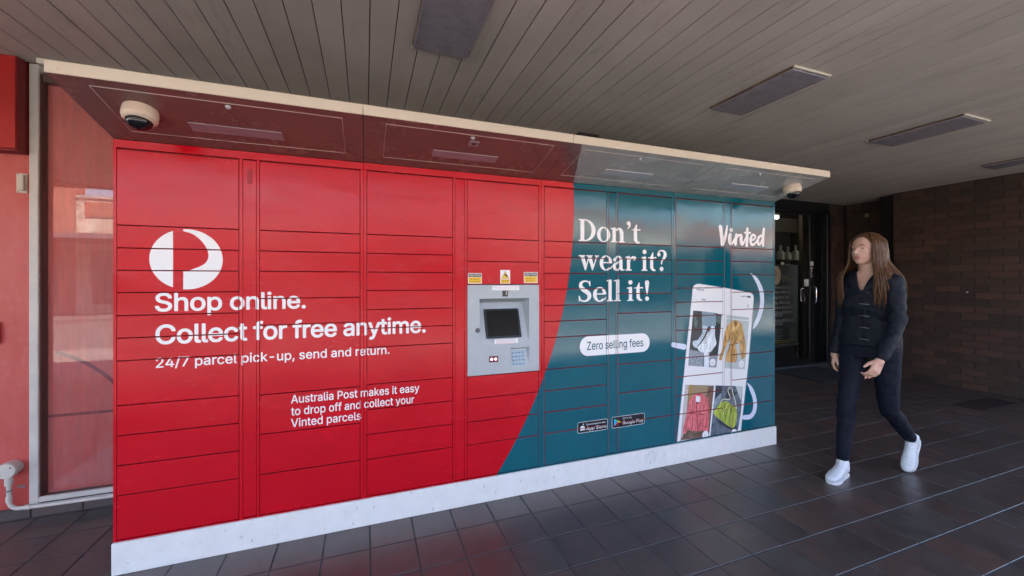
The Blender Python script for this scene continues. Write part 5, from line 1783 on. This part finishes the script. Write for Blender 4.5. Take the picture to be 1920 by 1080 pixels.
def fuse(name, parts, mat, voxel, smooth_it=4, disp=None, carve=None):
    V, F = merge(parts)
    me = bpy.data.meshes.new(name)
    me.from_pydata([tuple(v_) for v_ in V], [], F)
    bm = bmesh.new()
    bm.from_mesh(me)
    bmesh.ops.recalc_face_normals(bm, faces=bm.faces[:])
    bm.to_mesh(me)
    bm.free()
    tmp = bpy.data.objects.new(name, me)
    COL.objects.link(tmp)
    m1 = tmp.modifiers.new('r', 'REMESH')
    m1.mode = 'VOXEL'
    m1.voxel_size = voxel
    m2 = tmp.modifiers.new('s', 'SMOOTH')
    m2.factor = 0.5
    m2.iterations = smooth_it
    bpy.context.view_layer.update()
    out = bpy.data.meshes.new_from_object(tmp.evaluated_get(bpy.context.evaluated_depsgraph_get()))
    bpy.data.objects.remove(tmp)
    out.materials.clear()
    out.materials.append(M(mat))
    if disp:
        ns = [v_.normal.copy() for v_ in out.vertices]
        cs = [v_.co.copy() for v_ in out.vertices]
        for v_, c_, n_ in zip(out.vertices, cs, ns):
            v_.co = c_ + disp(c_, n_)
    if carve:
        bm = bmesh.new()
        bm.from_mesh(out)
        bmesh.ops.delete(bm, geom=[f_ for f_ in bm.faces if carve(f_.calc_center_median())], context='FACES')
        bm.to_mesh(out)
        bm.free()
    for p in out.polygons:
        p.use_smooth = True
    o = bpy.data.objects.new(name, out)
    COL.objects.link(o)
    o.parent = person
    o.matrix_parent_inverse = Matrix.Translation(-Vector(person.location))
    return o

# joints
HIP = Vector((3.42, 1.815, 0.90))
hipL, hipR = HIP + LEFT * 0.085, HIP - LEFT * 0.085
kneeL, ankL = Vector((3.475, 1.735, 0.475)), Vector((3.845, 1.775, 0.185))
kneeR, ankR = Vector((3.285, 1.880, 0.490)), Vector((3.235, 1.875, 0.085))
toeL, toeR = Vector((3.730, 1.755, 0.035)), Vector((3.010, 1.825, 0.030))
CH = Vector((3.395, 1.805, 1.25))
shL, shR = Vector((3.380, 1.668, 1.352)), Vector((3.402, 1.942, 1.352))
elL, wrL = Vector((3.345, 1.622, 1.085)), Vector((3.185, 1.630, 0.865))
elR, wrR = Vector((3.425, 1.985, 1.090)), Vector((3.372, 2.000, 0.840))
NECK = Vector((3.390, 1.805, 1.425))
HEAD = Vector((3.360, 1.805, 1.565))
HF = Vector((-0.995, 0.10, 0)).normalized()         # face looks a little further left
HL = Vector((-HF.y, HF.x, 0))
HR = Matrix((HF, HL, UP)).transposed()

def head_parts():
    P = []
    P.append(ico(HEAD + HF * -0.012 + UP * 0.018, 1, 3, (0.094, 0.074, 0.092), HR))
    P.append(ico(HEAD + HF * 0.028 + UP * -0.030, 1, 3, (0.058, 0.058, 0.076), HR))
    P.append(ico(HEAD + HF * 0.048 + UP * -0.078, 1, 2, (0.032, 0.032, 0.026), HR))          # chin
    P.append(ico(HEAD + HF * 0.020 + UP * -0.068, 1, 2, (0.048, 0.050, 0.030), HR))          # jaw
    for s in (-1, 1):
        P.append(ico(HEAD + HF * 0.046 + HL * 0.031 * s + UP * -0.024, 1, 3, (0.028, 0.025, 0.026), HR))   # cheek
        P.append(ico(HEAD + HF * 0.062 + HL * 0.024 * s + UP * 0.022, 1, 3, (0.016, 0.026, 0.010), HR))    # brow
        P.append(ico(HEAD + HF * -0.008 + HL * 0.074 * s + UP * -0.008, 1, 2, (0.016, 0.006, 0.028), HR))  # ear
    P.append(capsule(HEAD + HF * 0.078 + UP * 0.012, HEAD + HF * 0.102 + UP * -0.022, 0.006, 0.0105, 10))
    for s in (-1, 1):
        P.append(ico(HEAD + HF * 0.093 + HL * 0.009 * s + UP * -0.026, 0.007, 2))
    P.append(ico(HEAD + HF * 0.080 + UP * -0.050, 1, 2, (0.012, 0.021, 0.0065), HR))
    P.append(ico(HEAD + HF * 0.077 + UP * -0.060, 1, 2, (0.012, 0.018, 0.0065), HR))
    P.append(capsule(NECK + UP * -0.06, HEAD + HF * -0.014 + UP * -0.05, 0.056, 0.050))
    return P

def hand(w_, fdir, back, side, curl):
    """palm, four bent fingers and a thumb; fdir: towards the fingertips, back: out of the back of the hand, side: towards the thumb"""
    P = []
    k0 = w_ + fdir * 0.078
    P.append(capsule(w_ - fdir * 0.02, w_ + fdir * 0.015, 0.024, 0.026))
    for u in (-0.024, -0.008, 0.008, 0.024):
        P.append(capsule(w_ + fdir * 0.012 + side * u * 0.7, k0 + side * u, 0.0150, 0.0125, 10))
    for i, (u, ln) in enumerate(((0.027, 0.072), (0.009, 0.080), (-0.009, 0.075), (-0.027, 0.060))):
        p = k0 + side * u
        dirv = fdir.copy()
        axis = side
        rr_ = 0.0092
        for seg, frac in enumerate((0.42, 0.33, 0.25)):
            ang = R(curl + 14 * seg + 4 * i)
            dirv = (Matrix.Rotation(-ang, 3, axis) @ dirv).normalized() if (Matrix.Rotation(-ang, 3, axis) @ dirv).dot(back) < dirv.dot(back) else (Matrix.Rotation(ang, 3, axis) @ dirv).normalized()
            q = p + dirv * ln * frac
            P.append(capsule(p, q, rr_, rr_ * 0.92, 10))
            p = q
            rr_ *= 0.92
    t0 = w_ + fdir * 0.022 + side * 0.020 - back * 0.006
    t1 = t0 + (side * 0.55 + fdir * 0.8 - back * 0.35).normalized() * 0.040
    t2 = t1 + (side * 0.15 + fdir * 0.95 - back * 0.35).normalized() * 0.030
    P.append(capsule(t0, t1, 0.0135, 0.0110, 10))
    P.append(capsule(t1, t2, 0.0108, 0.0090, 10))
    return P

def foreL():
    return (wrL - elL).normalized()
fdL = (wrL - elL).normalized()
fdR = (wrR - elR).normalized()
bkL = (LEFT * 0.85 + FWD * 0.35).normalized()
bkL = (bkL - fdL * bkL.dot(fdL)).normalized()
sdL = fdL.cross(bkL)
if sdL.dot(FWD) < 0:
    sdL = -sdL
bkR = (-LEFT * 0.85 + FWD * 0.35).normalized()
bkR = (bkR - fdR * bkR.dot(fdR)).normalized()
sdR = fdR.cross(bkR)
if sdR.dot(FWD) < 0:
    sdR = -sdR

body = head_parts()
body += [loft([(HIP + UP * -0.05, 0.130, 0.080), (HIP + UP * 0.03, 0.132, 0.084), (HIP + UP * 0.16, 0.108, 0.076), (CH + UP * -0.05, 0.120, 0.086), (CH + UP * 0.06, 0.132, 0.086), (CH + UP * 0.125, 0.134, 0.066), (CH + UP * 0.165, 0.075, 0.055)])]
body += [capsule(hipL, kneeL, 0.062, 0.036), capsule(kneeL, ankL, 0.036, 0.028), capsule(hipR, kneeR, 0.062, 0.036), capsule(kneeR, ankR, 0.036, 0.028)]
body += [capsule(ankL, ankL + (toeL - ankL) * 0.40, 0.027, 0.020), capsule(ankR, ankR + (toeR - ankR) * 0.30 + UP * -0.02, 0.027, 0.016)]
body += [capsule(CH + UP * 0.115 + LEFT * 0.05, shL, 0.045, 0.042), capsule(CH + UP * 0.115 - LEFT * 0.05, shR, 0.045, 0.042)]
body += [capsule(shL, elL, 0.042, 0.033), capsule(elL, wrL, 0.033, 0.023), capsule(shR, elR, 0.042, 0.033), capsule(elR, wrR, 0.033, 0.023)]
body += hand(wrL + fdL * 0.02, fdL, bkL, sdL, 20) + hand(wrR + fdR * 0.02, fdR, bkR, sdR, 20)
bo = fuse('body', body, 'skin', 0.0038, 7)

# face details
for s in (-1, 1):
    c = HEAD + HF * 0.0665 + HL * 0.029 * s + UP * 0.004
    v, f = ico(c, 1, 2, (0.0075, 0.0120, 0.0046), HR)
    e = mesh_obj('eye', v, f, 'eye_white', person, smooth=True)
    v, f = ico(c + HF * 0.0040, 1, 2, (0.0042, 0.0056, 0.0046), HR)
    mesh_obj('iris', v, f, 'eye_iris', e, smooth=True)
    P = [HEAD + HF * (0.0835 - 0.006 * abs(u)) + HL * s * (0.016 + 0.030 * u) + UP * (0.0275 + 0.004 * math.sin(u * 3.1) - 0.002 * u) for u in (0, 0.25, 0.5, 0.75, 1.0)]
    v, f = tubedata(P, [0.0016, 0.0026, 0.0028, 0.0022, 0.001], 8)
    mesh_obj('eyebrow', v, f, 'brown_hair', person, smooth=True)
for dz_, hw in ((-0.0505, 0.021), (-0.0595, 0.018)):
    v, f = ico(HEAD + HF * 0.0835 + UP * dz_, 1, 2, (0.0105, hw, 0.0052), HR)
    mesh_obj('lip', v, f, 'lips', person, smooth=True)

# trousers
tr = [loft([(HIP + UP * -0.075, 0.158, 0.100), (HIP + UP * -0.02, 0.165, 0.108), (HIP + UP * 0.04, 0.162, 0.105), (HIP + UP * 0.14, 0.128, 0.092)])]
def leg(h, k, a, r1, r2, r3, r4):
    m_ = k + (a - k) * 0.32 + FWD * -0.012
    return [capsule(h + UP * -0.01, k, r1, r2), capsule(k, m_, r2, r3), capsule(m_, a, r3, r4)]
tr += leg(hipL, kneeL, ankL + (kneeL - ankL).normalized() * 0.05, 0.084, 0.053, 0.053, 0.038)
tr += leg(hipR, kneeR, ankR + UP * 0.05, 0.084, 0.053, 0.052, 0.037)
def wr(sc, amp):
    def d_(co, n):
        a = noise.noise(co * sc) + 0.5 * noise.noise(co * sc * 2.3)
        return n * a * amp
    return d_
fuse('trousers', tr, 'navy_trouser_cloth', 0.007, 4, wr(16, 0.005))

# jacket: body, sleeves, collar
jk = [loft([(HIP + UP * 0.005 + FWD * 0.004, 0.166, 0.116), (HIP + UP * 0.07, 0.158, 0.112), (HIP + UP * 0.18, 0.136, 0.102), (CH + UP * -0.07, 0.146, 0.110), (CH + UP * 0.04, 0.158, 0.110), (CH + UP * 0.105, 0.150, 0.088), (CH + UP * 0.150, 0.112, 0.068), (CH + UP * 0.178, 0.075, 0.058)])]
jk += [capsule(CH + UP * 0.105 + LEFT * 0.07, shL, 0.056, 0.052), capsule(CH + UP * 0.105 - LEFT * 0.07, shR, 0.056, 0.052)]
jk += [capsule(shL, elL, 0.053, 0.043), capsule(elL, wrL - fdL * 0.005, 0.043, 0.035), capsule(shR, elR, 0.053, 0.043), capsule(elR, wrR - fdR * 0.005, 0.043, 0.035)]
jk += [capsule(wrL - fdL * 0.03, wrL - fdL * 0.008, 0.037, 0.037), capsule(wrR - fdR * 0.03, wrR - fdR * 0.008, 0.037, 0.037)]
def jw(co, n):
    a = noise.noise(Vector((co.x * 9, co.y * 9, co.z * 22))) + 0.5 * noise.noise(co * 34)
    return n * a * 0.009
def neck_v(c):
    q = c - CH
    a, b = q.dot(FWD), abs(q.dot(LEFT))
    return (a > 0.0 and c.z > 1.285 and b < 0.012 + (c.z - 1.285) * 0.52) or (c.z > CH.z + 0.165 and math.hypot(q.dot(FWD), b) < 0.066)
jacket = fuse('jacket', jk, 'navy_jacket_cloth', 0.0075, 14, jw, neck_v)
sj = jacket.modifiers.new('thick', 'SOLIDIFY')
sj.thickness = 0.004
sj.offset = 1
# turned-down collar and open neck
def lapel_pt(u, side, out):
    # u runs from the back of the neck (0) round the side (0.5) to the bottom of the opening (1)
    if u < 0.5:
        a = R(180 - 105 * (u / 0.5))
        base_ = CH + UP * (0.185 - 0.012 * u) + FWD * math.cos(a) * 0.062 + LEFT * side * math.sin(a) * 0.066
        n_ = FWD * math.cos(a) + LEFT * side * math.sin(a)
        return base_ + n_ * (0.010 + out) - UP * out * 0.9
    t_ = (u - 0.5) / 0.5
    p0_ = CH + UP * 0.179 + FWD * 0.016 + LEFT * side * 0.064
    p1_ = CH + UP * 0.020 + FWD * 0.116 + LEFT * side * 0.004
    q_ = p0_ + (p1_ - p0_) * t_ + FWD * 0.030 * math.sin(math.pi * t_)
    wd_ = out * (1.0 + 0.9 * math.sin(math.pi * min(1, t_ * 1.3))) * (1 - t_ * 0.55)
    return q_ + LEFT * side * wd_ * 0.95 + FWD * (0.010 - out * 0.10) - UP * out * 0.25
for side in (-1, 1):
    V, F = [], []
    nseg = 22
    for i in range(nseg + 1):
        u = i / nseg
        V += [lapel_pt(u, side, -0.004), lapel_pt(u, side, 0.012), lapel_pt(u, side, 0.028), lapel_pt(u, side, 0.040)]
    for i in range(nseg):
        for k in range(3):
            F.append((i * 4 + k, i * 4 + k + 1, i * 4 + k + 5, i * 4 + k + 4))
    col_ = mesh_obj('collar', V, F, 'navy_jacket_cloth', person, smooth=True)
    sm = col_.modifiers.new('thick', 'SOLIDIFY')
    sm.thickness = 0.006
    sm.offset = 0
# placket line and silver clasps down the front
def front(z, side=0.0):
    t_ = (z - 0.92) / 0.45
    c = HIP + (CH - HIP) * max(0, min(1, (z - HIP.z) / (CH.z - HIP.z)))
    dep = 0.115 if z < 1.0 else 0.110
    return Vector((c.x, c.y, z)) + FWD * (dep + 0.004) + LEFT * side
v, f = tubedata([front(z, 0.012) for z in (0.93, 1.0, 1.06, 1.12, 1.18, 1.24, 1.29)], [0.006] * 7, 8)
mesh_obj('placket', v, f, 'navy_jacket_cloth', person, smooth=True)
for i, z in enumerate((0.955, 1.035, 1.115, 1.195, 1.275)):
    v, f = tubedata([front(z, -0.018) + FWD * 0.004, front(z, 0.010) + FWD * 0.007, front(z - 0.003, 0.036) + FWD * 0.003], 0.0026, 8)
    mesh_obj('clasp', v, f, 'button_silver', person, smooth=True)

# sneakers
def shoe(ank, toe, name):
    ax = (toe - ank)
    flat = Vector((ax.x, ax.y, 0)).normalized() if name == 'R' else None
    if name == 'R':
        F_, U_ = flat, UP
        heel = Vector((ank.x, ank.y, 0)) - F_ * 0.045
    else:
        F_ = (toe - (ank + Vector((0.03, 0, -0.075)))).normalized()
        F_ = Vector((-0.60, -0.10, -0.79)).normalized()
        U_ = (UP - F_ * UP.dot(F_)).normalized()
        heel = toe - F_ * 0.235 - U_ * 0.030
    S2 = U_.cross(F_)
    P = []
    prof = [(0.00, 0.030, 0.030, 0.045), (0.03, 0.034, 0.045, 0.040), (0.07, 0.035, 0.046, 0.038), (0.12, 0.036, 0.038, 0.034), (0.17, 0.042, 0.030, 0.030), (0.215, 0.040, 0.024, 0.024), (0.25, 0.026, 0.018, 0.019)]
    for i in range(len(prof) - 1):
        for u in (0, 0.5):
            a, b = prof[i], prof[i + 1]
            q = [a[j] + (b[j] - a[j]) * u for j in range(4)]
            rot = Matrix((F_, S2, U_)).transposed()
            P.append(ico(heel + F_ * (q[0] + 0.012) + U_ * (0.013 + q[2] * 0.92), 1, 2, (0.030, q[1], q[2]), rot))
    P.append(capsule(heel + F_ * 0.048 + U_ * 0.06, heel + F_ * 0.044 + U_ * 0.092, 0.040, 0.037))
    fuse('sneaker', P, 'shoe_white', 0.005, 4)
    out = []
    for u, hw in ((0.004, 0.016), (0.02, 0.029), (0.07, 0.033), (0.13, 0.033), (0.19, 0.041), (0.24, 0.034), (0.262, 0.016)):
        out.append((u - 0.006, hw))
    out = [(u, max(0.004, hw)) for u, hw in smooth_line(out, 5)]
    V = []
    for hgt in (0.0, 0.017):
        for u, hw in out:
            V.append(heel + F_ * u + S2 * hw + U_ * hgt)
        for u, hw in out[::-1]:
            V.append(heel + F_ * u - S2 * hw + U_ * hgt)
    n = len(out) * 2
    F = [tuple(range(n - 1, -1, -1)), tuple(range(n, 2 * n))] + [(i, (i + 1) % n, n + (i + 1) % n, n + i) for i in range(n)]
    so = mesh_obj('sole', V, F, 'shoe_sole', person)
    for k in range(4):
        a = heel + F_ * (0.110 + 0.022 * k) + U_ * (0.088 - 0.012 * k)
        v, f = tubedata([a + S2 * 0.022 - U_ * 0.006, a + U_ * 0.004, a - S2 * 0.022 - U_ * 0.006], 0.0028, 6)
        mesh_obj('lace', v, f, 'shoe_sole', person, smooth=True)
shoe(ankR, toeR, 'R')
shoe(ankL, toeL, 'L')

# hair: scalp cap and many long locks falling over the shoulders
hr = random.Random(9)
hair = [ico(HEAD + HF * -0.026 + UP * 0.034, 1, 4, (0.094, 0.082, 0.088), HR), ico(HEAD + HF * -0.045 + UP * -0.05, 1, 3, (0.055, 0.078, 0.10), HR)]
def over_chest(p):
    """keep a lock outside the jacket and off the face"""
    q = p - Vector((CH.x, CH.y, p.z))
    a, b = q.dot(FWD), q.dot(LEFT)
    if p.z < CH.z + 0.17:
        k = math.sqrt((a / 0.124) ** 2 + (b / 0.170) ** 2)
        if k < 1 and k > 1e-4:
            q = q / k
        return Vector((CH.x, CH.y, p.z)) + q
    return p
for i in range(620):
    ang = hr.uniform(48, 312)          # measured from the face direction
    if hr.random() < 0.25:
        ang = hr.choice((hr.uniform(46, 80), hr.uniform(280, 314)))
    a = R(ang)
    dirv = HF * math.cos(a) + HL * math.sin(a)
    top = HEAD + HF * -0.015 + UP * 0.112 + dirv * hr.uniform(0.01, 0.03) + HF * 0.01
    p1 = HEAD + HF * -0.018 + UP * 0.070 + dirv * 0.082
    p2 = HEAD + HF * -0.020 + UP * 0.0 + dirv * 0.098
    p3 = HEAD + HF * -0.025 + UP * -0.09 + dirv * 0.105 + HL * 0.0
    front_ = abs(((ang + 180) % 360) - 180) < 100
    ln = hr.uniform(0.10, 0.21) if front_ else hr.uniform(0.12, 0.24)
    drift = Vector((0.045, -0.01, 0)) + Vector((hr.uniform(-1, 1), hr.uniform(-1, 1), 0)) * 0.022
    sp = 0.115 + hr.uniform(-0.01, 0.02)
    p4 = HEAD + HF * (-0.028 if not front_ else -0.005) + UP * -0.19 + dirv * sp * 1.05 + drift * 0.4
    p5 = HEAD + HF * (-0.03 if not front_ else 0.015) + UP * (-0.19 - ln * 0.55) + dirv * sp * 1.08 + drift
    p6 = p5 + UP * -ln * 0.45 - dirv * 0.012 + Vector((hr.uniform(-1, 1), hr.uniform(-1, 1), 0)) * 0.012
    pts = [tuple(x) for x in (top, p1, p2, p3, over_chest(p4), over_chest(p5), over_chest(p6))]
    pts = smooth_line(pts, 3)
    pts = [Vector(p) + Vector((noise.noise(Vector(p) * 14 + Vector((i, 0, 0))), noise.noise(Vector(p) * 14 + Vector((0, i, 0))), 0)) * 0.006 for p in pts]
    n_ = len(pts)
    r0 = hr.uniform(0.0016, 0.0042)
    hair.append(tubedata(pts, [r0 * (0.6 + 0.8 * math.sin(math.pi * min(0.97, 0.12 + 0.86 * k / n_))) * (1 if k < n_ - 3 else 0.25 + 0.25 * (n_ - 1 - k)) for k in range(n_)], 5))
V, F = merge(hair)
mesh_obj('hair', V, F, 'brown_hair', person, smooth=True)
person.location = Vector(person.location) + Vector((-0.128, -0.070, 0))
